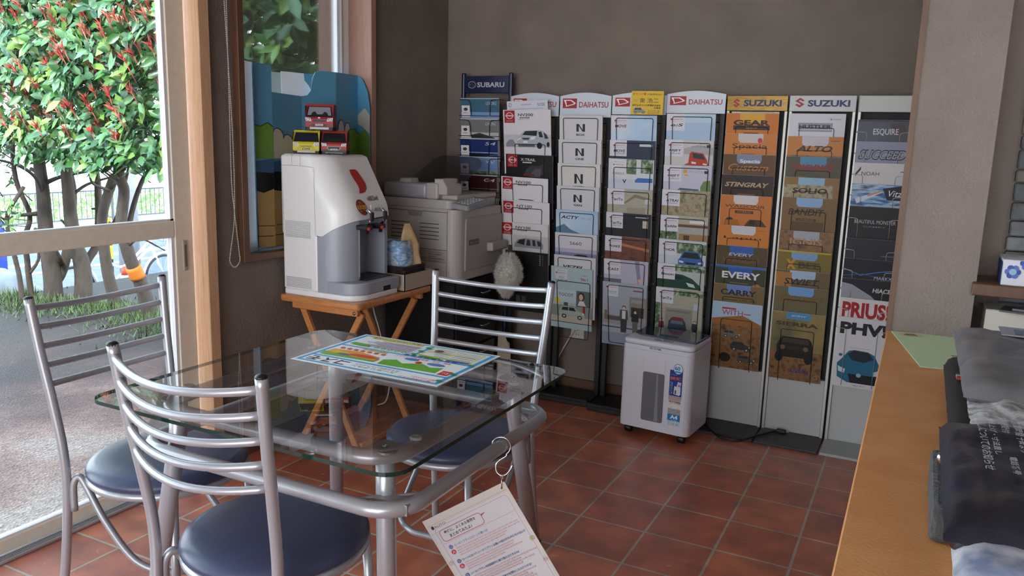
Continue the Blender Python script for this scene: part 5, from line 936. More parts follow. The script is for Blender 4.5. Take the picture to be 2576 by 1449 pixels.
b = MB(); b.prism([(-.672, 0), (-.59, 0), (-.60, .16), (-.635, .235), (-.672, .255)], 0, .003, C('b8aa94', .7), frame((0, .418, .036), (1, 0, -.0), (0, .05, .99))); b.prism([(-.672, 0), (-.585, 0), (-.61, .20), (-.672, .235)], -.004, -.001, C('a09280', .7), frame((0, .418, .036), (1, 0, 0), (0, .05, .99)))
tag(b.obj('cream_folder'), 'cream paper folder leaning between cabinet and wall racks', 'folder')
# ================================================================== paper shredder
t = thing('paper_shredder', 'white paper shredder with dark blue lid on castors before the racks', 'shredder', (.212, .144, 0), -.085)
SHW = C('d9d9e2', .3, 0, .5); w, dp = .306, .252
b = MB(); b.prism(rrect(-w/2, w/2, 0, dp, [.022, .03, .03, .022], 6), .036, .392, SHW, None, .0025, 2)
Fq = frame((0, -.0004, 0), (1, 0, 0), (0, 0, 1)); DK = C('8f9098', .5)
b.poly([(-.146, .374, 0), (.146, .374, 0), (.146, .3748, 0), (-.146, .3748, 0)], DK, Fq)
for x in (-.055, .040): b.poly([(x-.0004, .346-.07*(x < 0)*0, 0), (x+.0004, .346, 0), (x+.0004, .286, 0), (x-.0004, .286, 0)][::-1], DK, Fq)
b.poly([(.1315, .045, 0), (.1320, .045, 0), (.1320, .374, 0), (.1315, .374, 0)], DK, Fq)
b.text('IRIS OHYAMA', -.031, .394-.012, .019, .394-.003, C('4a4c54', .4), Fq @ Matrix.Translation((0, 0, .0006)), 0, .02); b.obj('body', t)
b = MB(); b.prism(rrect(-w/2+.001, w/2-.001, .001, dp-.001, [.022, .03, .03, .022], 6), .392, .416, SHW, None, .010, 3); b.obj('head', t)
b = MB(); pts = [(-w/2+.01, .10), (-.10, .075), (0, .066), (.10, .060), (w/2-.006, .055), (w/2-.004, dp-.02), (w/2-.03, dp-.004), (-w/2+.03, dp-.004), (-w/2+.006, dp-.03)]
b.prism([(px*.975, py*.99+.001) for px, py in pts], .4155, .4225, C('2b3a52', .12, 0, .6, .3), None, .005, 2); b.obj('lid', t)
b = MB(); b.rbox(-.03, .05, .10, .112, .4215, .4265, C('2b3a52', .2), .002, 1); b.obj('lid_grip', t)
b = MB(); b.prism(rrect(-.03, .055, .028, .050, .010, 5), .4155, .4165, C('8f9196', .4)); b.rbox(.004, .014, .030, .048, .4165, .422, C('b4b6ba', .3), .002, 1); b.obj('switch', t)
b = MB(); b.prism(rrect(-.054, .040, .076, .285, .008, 4), -.001, .0012, C('67666e', .15, 0, .6), Fq); b.poly([(.004, .08, .0014), (.02, .08, .0014), (.012, .282, .0014), (.006, .282, .0014)], C('8a8a94', .2), Fq); b.obj('bin_window', t)
b = MB(); Fs = Fq @ Matrix.Translation((0, 0, .0006)); uu = .088
q = lambda x0, z0, x1, z1, c: b.poly([(x0, z0, 0), (x1, z0, 0), (x1, z1, 0), (x0, z1, 0)], P(c), Fs)
tt = lambda s, x0, z0, x1, z1, c, sh=0, bo=0: b.text(s, x0, z0, x1, z1, P(c), Fs @ Matrix.Translation((0, 0, .0007)), sh, bo)
q(.062, .204, .116, .312, '2a3a8c'); q(.062, .150, .116, .202, 'e4e0e0'); q(.062, .098, .116, .126, '2a7fc0'); q(.062, .075, .116, .097, 'c9d8e2'); q(.062, .126, .116, .150, 'a8a6a6')
random.seed(5)
for i in range(40): x, z = random.uniform(.064, .112), random.uniform(.128, .178); a = random.uniform(0, 3); b.add([(x, z, .0004), (x+.005*math.cos(a), z+.005*math.sin(a), .0004), (x+.004*math.cos(a+.5), z+.004*math.sin(a+.5)+.001, .0004)], [(0, 1, 2)], P('6a6868'), False, Fs)
q(.062, .187, .116, .202, 'c8502c'); tt('クロスカット', .065, .189, .113, .199, 'e8e0dc', 0, .02); q(.064, .174, .114, .186, 'e8e4e2'); tt('約4×10mm', .068, .176, .110, .184, 'b04a2c')
b.poly([(.096+.020*math.cos(a*PI/12), .318+.022*math.sin(a*PI/12), .0008) for a in range(24)], P('2a6fb8'), Fs); b.poly([(.096+.018*math.cos(a*PI/12), .318+.0198*math.sin(a*PI/12), .0012) for a in range(24)], P('e6e6ea'), Fs)
tt('60', .081, .313, .105, .330, '2a7fc0', 0, .04); tt('枚', .105, .313, .112, .320, '2a7fc0'); b.poly([(.083, .303, .0015), (.109, .303, .0015), (.109, .310, .0015), (.083, .310, .0015)], P('2a9ad0'), Fs); tt('セット可能', .085, .3045, .107, .3088, 'e6eaf0')
b.text('60', .081, .313, .105, .330, P('2a7fc0'), Fs @ Matrix.Translation((0, 0, .0016)), 0, .04)
tt('自動細断', .066, .270, .112, .285, 'd86a28', 0, .03); tt('入れるだけ', .066, .291, .094, .295, 'c0c4dc')
for i in range(5): tt('自動給紙'[i % 4], .065, .256-.012*i, .069, .264-.012*i, '9ab4dc'); tt('細断楽々'[i % 4], .071, .252-.010*i, .076, .261-.010*i, 'c0d0ea')
b.poly([(.082, .212, .0009), (.106, .208, .0009), (.111, .214, .0009), (.111, .243, .0009), (.084, .246, .0009)], P('dcdce4'), Fs); b.poly([(.087, .214, .0013), (.093, .213, .0013), (.093, .229, .0013), (.087, .230, .0013)], P('4a4c58'), Fs); b.poly([(.093, .244, .0013), (.109, .242, .0013), (.113, .264, .0013), (.098, .266, .0013)], P('c8cce4'), Fs); b.poly([(.100, .248, .0017), (.107, .247, .0017), (.108, .252, .0017), (.100, .253, .0017)], P('c03a38'), Fs)
tt('A4', .074, .106, .106, .123, 'eef2f6', 0, .04); tt('コピー用紙', .078, .099, .102, .104, 'dfeaf4'); tt('定格時間 ダスト容量', .064, .092, .112, .0955, '5a6a7a'); tt('2.1', .066, .080, .078, .088, '5a6a7a'); tt('30', .084, .080, .094, .088, '5a6a7a'); tt('60', .100, .080, .112, .088, '5a6a7a')
b.obj('stickers', t)
for x in (-.118, .118):
    for y in (.035, dp-.035):
        if x > 0 and y > .1: x = .088
        b = MB(); b.rbox(x-.012, x+.012, y-.012, y+.012, .026, .038, M_BLACK, .003, 1); b.lathe([(0, -.016), (.012, -.016), (.0165, -.012), (.0165, .012), (.012, .016), (0, .016)], M_BLACK, 16, Matrix.Translation((x, y-.004, .0168)) @ Matrix.Rotation(PI/2, 4, 'Y')); b.obj('castor', t)
b = MB(); pts = smooth_curve([(.352, .440, .10), (.358, .452, .03), (.372, .42, .0188), (.408, .345, .0188), (.43, .315, .0165), (.46, .297, .0058), (.518, .283, .006), (.55, .295, .010), (.572, .315, .0180), (.60, .37, .0188), (.64, .44, .0185), (.665, .47, .020)], 8)
b.tube(pts, .0042, C('161618', .5), 8); b.rbox(.66, .70, .462, .486, .0135, .0275, C('161618', .5), .005, 2); b.tube([(.70, .470, .021), (.714, .470, .021)], .0015, M_STEEL, 6); b.tube([(.70, .479, .021), (.714, .479, .021)], .0015, M_STEEL, 6)
tag(b.obj('black_power_lead'), 'black power lead with plug lying beside the shredder', 'cable')
# ================================================================== counter at the right
t = thing('counter', 'orange fibreboard counter along the right edge', 'counter')
b = MB(); b.rbox(1.070, 1.95, -3.9, -.79, .762, .800, M_COUNTER, .002, 1); b.obj('worktop', t)
b = MB(); b.box(1.10, 1.95, -3.9, -.80, 0, .762, M_DARKWOOD); b.obj('front_board', t)
b = MB(); GE = C('c0d8b0', .6); a0 = Vector((1.079, -.962, .8006)); xd = Vector((.98, .196, 0)).normalized(); yd = Vector((-.196, .98, 0)).normalized()
# corner, then along its long edge towards us
Me = frame(a0+(-yd)*.322, xd, yd); b.box(0, .22, 0, .317, 0, .0012, GE, Me)
b.M = Me; b.poly([(.012, .278, .0016), (.062, .278, .0016), (.062, .306, .0016), (.012, .306, .0016)], P('c4c09a')); b.poly([(.02, .284, .002), (.05, .284, .002), (.044, .30, .002), (.026, .30, .002)], P('7a6a48'))
for k, (x0, y0, x1, y1) in enumerate(((.08, .022, .18, .024), (.08, .118, .18, .120), (.08, .022, .081, .120), (.18, .022, .181, .120))): b.poly([(x0, y0, .0016), (x1, y0, .0016), (x1, y1, .0016), (x0, y1, .0016)], P('5a6a52'))
Mt_ = Matrix.Translation((0, 0, .002)) @ Matrix.Rotation(-PI/2, 4, 'Z'); b.text('ご利用', -.115, .152, -.062, .170, P('3a4238'), Mt_, 0, .03)
for i in range(5): b.poly([(.09+.010*i, .03, .0018), (.094+.010*i, .03, .0018), (.094+.010*i, .10, .0018), (.09+.010*i, .10, .0018)], P('6f8066'))
tag(b.obj('green_envelope'), 'pale green envelope lying on the counter against the wall end', 'envelope')
# shelf with tissue box
b = MB(); b.rbox(1.228, 2.0, -.985, -.835, .906, .932, M_DARKWOOD, .002, 1); tag(b.obj('wall_shelf'), 'short brown wooden shelf fixed to the wall end above the counter', 'shelf')
b = MB(); b.rbox(1.279, 1.52, -.975, -.860, .9325, .988, C('cfd2dc', .5), .0015, 1); Mb = frame((1.279, -.9752, .9325), (1, 0, 0), (0, 0, 1))
random.seed(9)
for i in range(9):
    cx, cz = .02+.026*i, random.choice((.012, .042, .05, .03)); 
    for k in range(6):
        a = k*PI/3+i; b.poly([(cx+.009*math.cos(a)+.0065*math.cos(j*PI/5), min(.0545, max(.001, cz+.009*math.sin(a)+.0065*math.sin(j*PI/5))), .0006+.0001*k) for j in range(10)], P(('2f4a9c', '4a6ab8')[k % 2]), Mb)
    b.poly([(cx+.007*math.cos(j*PI/5), min(.0545, max(.001, cz+.007*math.sin(j*PI/5))), .0014) for j in range(10)], P('8fb4cc'), Mb)
b.poly([(-.0003, 0, .0), (-.0003, .05, 0), (-.0003, .05, -.1), (-.0003, 0, -.1)], P('27406f'), Mb)
tag(b.obj('tissue_box'), 'tissue box with blue flowers on the brown wall shelf', 'tissue box')
# things piled on the counter
def soft(name, x0, x1, y0, y1, z0, z1, mat, amp, seed, rot=0, sq=4, fine=9, nx=26, ny=34, extra=None, loc=None):
    b = MB(); vs = []; cx, cy = (x0+x1)/2, (y0+y1)/2
    def pt(u, v, top):
        e = (1-abs(2*u-1)**sq)*(1-abs(2*v-1)**sq); h = e**.45
        x, y = x0+(x1-x0)*u, y0+(y1-y0)*v
        n1 = noise.noise(Vector((x*fine*2+seed, y*fine*2, seed)))*amp; n2 = noise.noise(Vector((x*fine*7+seed, y*fine*4, 3)))*amp*.35
        z = z0+(z1-z0)*(.5+.5*h*(1 if top else -1)) if top else z0+(z1-z0)*.5*(1-h)
        if top: z += (n1+n2)*min(1, e*4)
        return (x+n2*.5, y+n1*.5, z)
    for top in (True, False):
        b2 = [pt(i/nx, j/ny, top) for i in range(nx+1) for j in range(ny+1)]
        f2 = [(i*(ny+1)+j, (i+1)*(ny+1)+j, (i+1)*(ny+1)+j+1, i*(ny+1)+j+1) for i in range(nx) for j in range(ny)]
        b.add(b2, f2 if top else [f[::-1] for f in f2], mat, True)
    return b
b = MB(); b.rbox(1.262, 1.46, -.945, -.845, .8005, .872, C('cdc9c2', .6), .002, 1); tag(b.obj('white_paper_box'), 'white paper box on the counter below the wall shelf', 'box')
b = MB(); b.prism([(1.285, -.99), (1.45, -1.06), (1.46, -.95), (1.30, -.95)], .8755, .880, C('4b4b50', .4)); b.M = Matrix.Translation((0, 0, .0065)) @ Matrix.Rotation(.06, 4, 'Y') @ Matrix.Translation((0, 0, .075)); b.prism([(1.30, -1.0), (1.46, -1.04), (1.47, -.955), (1.33, -.955)], .8755, .880, C('626268', .35)); b.M = Matrix.Identity(4)
b = MB(); b.prism([(1.285, -.965), (1.45, -1.0), (1.46, -.90), (1.30, -.90)], .8725, .8765, C('4b4b50', .4)); b.prism([(1.31, -.955), (1.44, -.985), (1.45, -.91), (1.33, -.91)], .8765, .8805, C('6a6a70', .35)); tag(b.obj('grey_brochures'), 'grey folded leaflets lying on the white paper box', 'leaflet')
DG = noisy('black_case', ['0e0e10', '18181b'], 30, .6, .15, 90)
b = soft('c', 1.176, 1.33, -1.86, -1.36, .801, .862, DG, .003, 2, sq=8)
tag(b.obj('black_case'), 'flat black soft case under the grey plastic bag', 'case')
b = MB(); Mg = frame((1.188, -1.575, .8665), (1, 0, 0), (0, 1, .0)); 
for k, c in enumerate(('3a7a5a', 'c8c8c4', 'a8302c')): b.box(-.001, .022, .0085-.0085*k, .017-.0085*k, -.004, 0, P(c), Mg)
tag(b.obj('tricolour_label'), 'tiny green, white and red label on the black case', 'label')
GPL = noisy('grey_plastic', ['55555a', '6e6e72', '5d5d62'], 7, .32, .25, 30, spec=.6); CLR = noisy('clear_crinkled_film', ['77787c', 'b9bbbf', '66676b'], 40, .12, .5, 60, spec=.9)
t = thing('grey_garment_bag', 'dark grey plastic-wrapped parcel with clear crinkled edge on the counter', 'bag')
b = soft('g', 1.186, 1.40, -1.79, -1.35, .868, .915, GPL, .008, 7, sq=6); b.obj('grey_wrap', t)
b = soft('g2', 1.192, 1.40, -1.875, -1.76, .866, .895, CLR, .010, 12, sq=3, fine=16); b.obj('clear_edge', t)
b = MB(); Mw_ = frame((1.30, -1.43, .9185), (1, 0, 0), (0, 1, 0)); b.box(-.05, .06, -.03, .04, -.002, -.0, C('8f9096', .2), Mw_); b.poly([(-.03, -.02, .0006), (.0, -.02, .0006), (.0, .02, .0006), (-.03, .02, .0006)], P('6a7a94'), Mw_); b.poly([(.0, .005, .0006), (.05, .005, .0006), (.05, .03, .0006), (.0, .03, .0006)], P('a89a90'), Mw_); b.obj('clear_label', t)
NVY = noisy('navy_polythene', ['151826', '1e2233', '11131e'], 9, .3, .3, 26, spec=.6)
b = MB(); b.rbox(1.150, 1.31, -2.02, -1.52, .8005, .806, noisy('grey_felt', ['4a4a4a', '5c5c5c'], 80, .9, .5, 160), .002, 1); 
b = MB(); b.rbox(1.1535, 1.174, -2.06, -1.87, .8006, .842, noisy('grey_felt', ['454546', '585858'], 80, .9, .5, 160), .006, 2); tag(b.obj('grey_felt_roll'), 'grey felt roll on the counter left of the navy bag', 'felt')
t = thing('navy_plastic_bag', 'navy plastic bag printed with white lettering, nearest on the counter', 'bag')
b = soft('n', 1.158, 1.36, -2.215, -1.885, .851, .899, NVY, .007, 4, sq=7)
WT = P('b9bcc6'); Mn = frame((1.17, -1.90, .9065), (0, -1, 0), (1, 0, 0))
def col_text(s, x, y0, y1, w_): b.text(s, y0, x, y1, x+w_, WT, Mn, 0, .01)
col_text('お直しについてのお知らせ', .022, .02, .20, .010); col_text('裾上げ・寸法直し', .034, .03, .15, .007); col_text('店舗受付', .046, .012, .07, .008)
col_text('電話番号', .046, .15, .20, .007); b.text('Tel 8139', .185, .056, .262, .070, WT, Mn, .1, .03); col_text('営業時間 十時より', .058, .02, .13, .009); col_text('TEL 03-6635-8139', .078, .015, .14, .008); col_text('本社お客様センター', .09, .09, .24, .009); col_text('取扱商品のご案内', .104, .01, .13, .010); col_text('JAPAN SUIT', .12, .13, .26, .009); col_text('お客様相談室', .135, .02, .16, .012)
b.obj('navy_film', t)
b = soft('w', 1.166, 1.36, -2.262, -2.19, .842, .880, noisy('milky_film', ['8b8e9a', 'c8cad0', '6f7c98'], 14, .2, .2, 30), .006, 15, sq=4); b.obj('clear_window', t)
b = MB(); b.lathe([(0, 0), (.006, 0), (.0075, .004), (.0075, .02), (.005, .024), (0, .026)], M_CHROME, 14, Matrix.Translation((1.1585, -1.96, .858)) @ Matrix.Rotation(.9, 4, 'Y')); tag(b.obj('silver_cap'), 'small shiny metal cap beside the navy bag', 'cap')
b = soft('wb', 1.172, 1.40, -2.36, -1.88, .801, .845, noisy('white_film', ['b9b4b4', 'd2cecc'], 9, .3, .25, 30), .005, 21, sq=5); tag(b.obj('white_plastic_bag'), 'white plastic bag under the navy bag', 'bag')
b = MB(); b.tube([(1.196, -2.33, .862), (1.42, -2.345, .862)], .0155, C('cfcac4', .5), 18); tag(b.obj('white_roll'), 'white paper roll at the near end of the counter', 'roll')
# ================================================================== outdoors
def ground_mat():
    m, n, l, b = mk('washed_gravel')
    tc = n.new('ShaderNodeTexCoord'); vo = n.new('ShaderNodeTexVoronoi'); vo.inputs['Scale'].default_value = 95
    nz = n.new('ShaderNodeTexNoise'); nz.inputs['Scale'].default_value = 1.6; nz.inputs['Detail'].default_value = 5
    sx = n.new('ShaderNodeSeparateXYZ'); l.new(tc.outputs['Object'], sx.inputs[0])
    l.new(tc.outputs['Object'], vo.inputs['Vector']); l.new(tc.outputs['Object'], nz.inputs['Vector'])
    ma = n.new('ShaderNodeMath'); ma.operation = 'MULTIPLY_ADD'; ma.inputs[1].default_value = -.30; ma.inputs[2].default_value = -.38; l.new(sx.outputs['X'], ma.inputs[0])   # gravel to soil away from the door, its shadowy look darkened into the colour
    ad = n.new('ShaderNodeMath'); ad.operation = 'MULTIPLY_ADD'; ad.inputs[1].default_value = .9; l.new(nz.outputs[0], ad.inputs[0]); l.new(ma.outputs[0], ad.inputs[2])
    sb = n.new('ShaderNodeMath'); sb.operation = 'SUBTRACT'; sb.inputs[1].default_value = .45; l.new(ad.outputs[0], sb.inputs[0])
    rp = n.new('ShaderNodeValToRGB'); e = rp.color_ramp.elements
    for _ in range(3): e.new(.5)
    for i, (p, c) in enumerate(((0.05, '94857b'), (.20, '84695f'), (.34, '5f463f'), (.50, '3c2f2d'), (.85, '2a2725'))): e[i].position = p; e[i].color = (*lin(c), 1)
    l.new(sb.outputs[0], rp.inputs[0])
    r2 = n.new('ShaderNodeValToRGB'); r2.color_ramp.elements[0].color = (.55, .55, .56, 1); r2.color_ramp.elements[1].color = (1.35, 1.33, 1.3, 1)
    l.new(vo.outputs['Color'], r2.inputs[0]); mx = n.new('ShaderNodeMix'); mx.data_type = 'RGBA'; mx.blend_type = 'MULTIPLY'; mx.inputs[0].default_value = 1
    l.new(rp.outputs[0], mx.inputs[6]); l.new(r2.outputs[0], mx.inputs[7]); l.new(mx.outputs[2], b.inputs['Base Color'])
    bp = n.new('ShaderNodeBump'); bp.inputs['Strength'].default_value = .6; bp.inputs['Distance'].default_value = .01; l.new(vo.outputs['Distance'], bp.inputs['Height']); l.new(bp.outputs[0], b.inputs['Normal']); b.inputs['Roughness'].default_value = .8
    return m
b = MB(); b.box(-4.95, -1.20, -6, 5, -.2, -.05, ground_mat()); struct(b, 'ground')
b = MB(); b.add([(-4.95, -6, -.05), (-4.95, 6, -.05), (-5.6, 6, -.80), (-5.6, -6, -.80)], [(0, 1, 2, 3)], noisy('bank_soil', ['4c4438', '5d5a40'], 6, .9)); struct(b, 'ground_bank')
PALE = C('c9ccd0', .8)
b = MB(); b.box(-70, -14.6, -40, 70, -1.0, -.79, PALE); b.box(-7.6, -5.55, -40, 70, -1.0, -.80, C('6e7684', .8)); struct(b, 'pavement')
b = MB(); b.box(-14.6, -7.6, -40, 70, -1.0, -.805, noisy('asphalt', ['4c5666', '5a6474'], 6, .85)); b.box(-10.7, -10.5, -40, 70, -.805, -.80, C('d8d8d8', .7)); b.box(-9.9, -9.75, -40, 70, -.805, -.80, C('c9855a', .7)); struct(b, 'road')
random.seed(21)
# grass between and before the trunks
b = MB(); gm = [C(h, .6) for h in ('46592c', '586c3a', '3a4a2a')]
for i in range(3000):
    x = random.uniform(-5.0, -3.0); s = random.gauss(0, .16); y = .62+.12*math.sin(x*3)+s-.10*(x+4)
    if random.random() < .25: y -= random.uniform(0, .25)
    hgt = random.uniform(.02, .075)*(1.2 if abs(s) < .15 else .6); a = random.uniform(0, 6.28); lean = random.uniform(0, .06); wd = random.uniform(.003, .006)
    dx, dy = math.cos(a), math.sin(a); b.add([(x-dy*wd, y+dx*wd, -.052), (x+dy*wd, y-dx*wd, -.052), (x+dx*lean, y+dy*lean, -.05+hgt)], [(0, 1, 2)], gm[i % 3])
tag(b.obj('grass'), 'tufts of green grass along the foot of the hedge trees', 'grass', None, 'stuff')
b = MB(); gm2 = [C(h, .6) for h in ('8fb06a', 'a5c480', '7a9c58')]
for i in range(2500):
    y = random.uniform(3, 14); x = -15.7+random.uniform(-.5, .5); z = -.80+random.uniform(0, .62); a = random.uniform(0, 6.28); r = random.uniform(.03, .07)
    b.add([(x, y+r*math.cos(a), z+r*math.sin(a)), (x+.03, y+r*math.cos(a+2), z+r*math.sin(a+2)), (x, y+r*math.cos(a+4), z+r*math.sin(a+4))], [(0, 1, 2)], gm2[i % 3])
o = b.obj('undergrowth'); tag(o, 'low pale green plants behind the railing across the road', 'plants', None, 'stuff')
t = thing('railing', 'thin dark iron railing across the road', 'fence', (-15, 3, -.8)); IR = C('4a5058', .5)
for i in range(8):
    b = MB(); b.M = Matrix.Translation((15, -3, .8)); b.box(-15.02, -14.98, 3+1.5*i-.02, 3+1.5*i+.02, -.8, -.05, IR); b.obj('post', t)
b = MB(); b.M = Matrix.Translation((15, -3, .8))
for z in (-.72, -.12): b.box(-15.012, -14.988, 3, 13.5, z-.015, z+.015, IR)
b.obj('rail', t); b = MB(); b.M = Matrix.Translation((15, -3, .8))
for i in range(84): b.box(-15.006, -14.994, 3+.125*i-.006, 3+.125*i+.006, -.72, -.12, IR)
o = b.obj('balusters', t)
# trees
BARK = noisy('grey_bark', ['2e2724', '4a403a', '382f2b'], 14, .85, .6, 30, (1, 1, .35), 6)
LEAFM = [noisy('leaf_%d' % i, c, 6, .33, 0, spec=.6) for i, c in enumerate((['2f5a2c', '47763c'], ['3d6a34', '5c8a48'], ['27502e', '3a6644'], ['6d9440', '8aac58'], ['4a7a4e', '6c9a6c']))]
REDM = [C(h, .4, 0, .5) for h in ('d4625a', 'e07c6e', 'b84e48')]
def leaf(b, p, d, up, L, wd, m):
    d = d.normalized(); s = d.cross(up)
    if s.length < 1e-3: s = d.orthogonal()
    s.normalize(); n_ = s.cross(d)
    if n_.z < 0: n_ = -n_
    dr = Vector((0, 0, -1))
    mid1, mid2 = p+d*L*.33-n_*wd*.12, p+d*L*.68-n_*wd*.12+dr*L*.05
    tip = p+d*L+dr*L*.14
    b.add([p, p+d*L*.30-s*wd*.42+n_*wd*.08, p+d*L*.30+s*wd*.42+n_*wd*.08, mid1, p+d*L*.64-s*wd*.46+n_*wd*.06+dr*L*.05, p+d*L*.64+s*wd*.46+n_*wd*.06+dr*L*.05, mid2, tip],
          [(0, 1, 3), (0, 3, 2), (1, 4, 6, 3), (3, 6, 5, 2), (4, 7, 6), (6, 7, 5)], m, True)
def tree(label, stems, x0, x1, y0, y1, zlo, zhi, nclu, nred, seed, L=(.075, .115), group='hedge trees outside the sliding door'):
    t = thing('photinia_tree', label, 'tree', (stems[0][0][0], stems[0][0][1], -.05), 0, group); o3 = Vector(t.location); T = Matrix.Translation(-o3)
    random.seed(seed)
    for i, st_ in enumerate(stems):
        pts, r, tp = st_[1], st_[2], st_[3]; b = MB(); b.M = T
        pp = smooth_curve(pts, 5); b.tube(pp, r, BARK, 9, False, None, tp)
        for k in range(2, len(pp)-1, 3):
            if r > .02 and random.random() < .35:
                dv = Vector((random.uniform(-1, 1), random.uniform(-1, .2), random.uniform(-.2, .6))).normalized()*random.uniform(.03, .12); b.tube([pp[k], pp[k]+dv*(r/.05)], r*.3, BARK, 5, False, None, .6)
        b.obj('trunk' if i == 0 else 'bough', t)
    b = MB(); b.M = T; rb = MB(); rb.M = T; tw = MB(); tw.M = T
    reds = 0
    for c in range(nclu):
        x, z = random.uniform(x0, x1), random.uniform(zlo, zhi)
        lo = zlo+.12*noise.noise(Vector((x*2.3, 5, seed)))
        if z < lo: z = lo+random.random()*.2
        f = random.random()**1.7; y = y0+(y1-y0)*f+.10*noise.noise(Vector((x*2, z*2, 1)))
        p = Vector((x, y, z)); ax_ = Vector((random.uniform(-.6, .8), -1+.9*f, random.uniform(-.2, .9))).normalized()
        n = random.randint(5, 8); a0 = random.uniform(0, 6.28); u = ax_.orthogonal().normalized(); v = ax_.cross(u)
        m = LEAFM[random.choice((0, 0, 1, 1, 2, 3, 4, 4))]
        for k in range(n):
            a = a0+k*2.4; sp = random.uniform(.5, 1.3); d = (u*math.cos(a)+v*math.sin(a))*sp+ax_*random.uniform(.1, .7)
            Lf = random.uniform(*L); leaf(b, p+ax_*(.012*k), d, ax_, Lf, Lf*random.uniform(.40, .52), m if random.random() < .7 else random.choice(LEAFM))
        if c % 3 == 0: tw.tube([p, p-ax_*random.uniform(.06, .2)+Vector((0, .03, -.03))], .004, BARK, 4)
        if reds < nred and f < .3 and z > zlo+.1:
            reds += 1; bx = (ax_*.5+Vector((0, -.2, 1))).normalized(); u2 = bx.orthogonal().normalized(); v2 = bx.cross(u2); hh = random.uniform(.08, .18); mm = random.choice(REDM)
            p = p+Vector((0, -.07, .02)); rb.tube([p-bx*.06, p+bx*hh*.6], .003, mm, 4)
            for k in range(random.randint(9, 15)):
                a = k*2.4; q = p+bx*hh*(.15+.55*random.random()); d = bx+(u2*math.cos(a)+v2*math.sin(a))*random.uniform(.25, .75); Lr = random.uniform(.04, .075); leaf(rb, q, d, u2, Lr, Lr*.33, mm)
    b.obj('foliage', t); tw.obj('twigs', t)
    if nred: rb.obj('red_shoots', t)
    return t
V = lambda x, l: [(x+.0*i, y, z) for i, (y, z) in enumerate(l)]
tree('gnarled forked hedge tree with thick trunk, seen through the upper-left door pane', [((-4.6, .74), [(-4.6, .735, -.10)]+V(-4.6, [(.736, .10), (.722, .285), (.714, .49), (.714, .754), (.703, .983), (.70, 1.5)]), .068, .5), (0, V(-4.6, [(.73, .05), (.80, .13), (.86, .27), (.912, .506), (.942, .744), (.92, .952), (.9, 1.4)]), .042, .6),
      (0, [(-4.6, .714, .72), (-4.5, .60, .86), (-4.4, .42, .95), (-4.3, .2, 1.0)], .014, .5), (0, [(-4.6, .82, .20), (-4.5, .74, .26), (-4.45, .68, .34)], .018, .6), (0, [(-4.6, .71, .8), (-4.5, .8, .86), (-4.4, .95, .9)], .018, .5)], -5.6, -4.35, .50, 1.2, .98, 2.75, 640, 95, 1)
tree('Y-forked hedge tree with smooth trunk, second of the thick trunks', [((-4.45, .865), [(-4.45, .862, -.11)]+V(-4.45, [(.88, .10), (.868, .25), (.84, .344), (.816, .524), (.809, .758), (.802, .959), (.8, 1.5)]), .066, .5), (0, V(-4.45, [(.885, .18), (.93, .244), (.995, .328), (1.034, .507), (1.047, .778), (1.038, .927), (1.0, 1.4)]), .034, .6),
      (0, [(-4.45, .80, .70), (-4.4, .92, .80), (-4.3, 1.06, .86)], .014, .5), (0, [(-4.45, .83, .36), (-4.4, .74, .44), (-4.35, .70, .47)], .013, .6)], -4.45, -3.75, .46, 1.15, .97, 2.7, 430, 65, 2)
tree('slender leaning hedge tree right of the Y-forked trunk', [((-4.05, .84), [(-4.05, .84, -.12)]+V(-4.05, [(.826, .03), (.795, .181), (.777, .385), (.781, .612), (.883, .86), (.919, .916), (.93, 1.4)]), .045, .6), (0, V(-4.05, [(.79, .45), (.90, .60), (.96, .78), (1.02, .95)]), .016, .6), (0, [(-4.05, .85, .78), (-3.9, .62, .84), (-3.7, .45, .92)], .012, .5)], -3.85, -3.2, .42, 1.1, .95, 2.7, 430, 65, 3)
tree('curved hedge tree nearest the door edge, with an orange cloth on it', [((-3.6, .77), [(-3.6, .775, -.11)]+V(-3.6, [(.752, .036), (.699, .211), (.658, .30), (.615, .44), (.587, .60), (.622, .81), (.595, .94), (.6, 1.4)]), .052, .55), (0, V(-3.6, [(.59, .45), (.618, .493), (.684, .70), (.774, .884), (.876, .99)]), .022, .6), (0, V(-3.6, [(.60, .62), (.68, .52), (.80, .45), (.92, .38)]), .009, .5)], -3.3, -2.45, .38, 1.1, .95, 2.7, 460, 70, 4)
tree('thin twiggy hedge tree at the far left of the hedge', [((-4.65, .50), [(-4.6, .50, -.06)]+V(-4.6, [(.498, .02), (.49, .167), (.472, .284), (.447, .43), (.447, .60), (.576, .787)]), .019, .7), (0, V(-4.7, [(.63, -.05), (.621, .139), (.619, .258), (.613, .405), (.666, .576), (.585, .839), (.58, 1.2)]), .022, .7), (0, V(-4.68, [(.62, .15), (.69, .24), (.70, .34), (.74, .45)]), .012, .7)], -4.95, -4.5, .30, .62, .36, .95, 46, 0, 5, (.04, .07))
tree('dark leafy bush close outside the picture window', [((-2.1, .75), [(-2.1, .75, -.1), (-2.12, .72, .6), (-2.05, .66, 1.2), (-2.0, .6, 1.9)], .03, .5), (0, [(-2.12, .72, .6), (-1.9, .55, 1.1), (-1.8, .45, 1.6)], .016, .5)], -2.55, -1.72, .12, 1.0, 1.05, 2.25, 330, 8, 6, (.10, .14))
b = MB(); b.box(-1.46, -1.36, .06, .20, -.05, 2.4, M_DARKWOOD); tag(b.obj('reflection_strip'), 'brown upright strip standing in for a reflection in the picture window', 'post')  # solid strip added to imitate a brown reflection in the window glass
b = MB(); 
for k in range(8):
    a = k*PI/4
pts = [(.0585*math.cos(a*PI/8), .0585*math.sin(a*PI/8)) for a in range(16)]
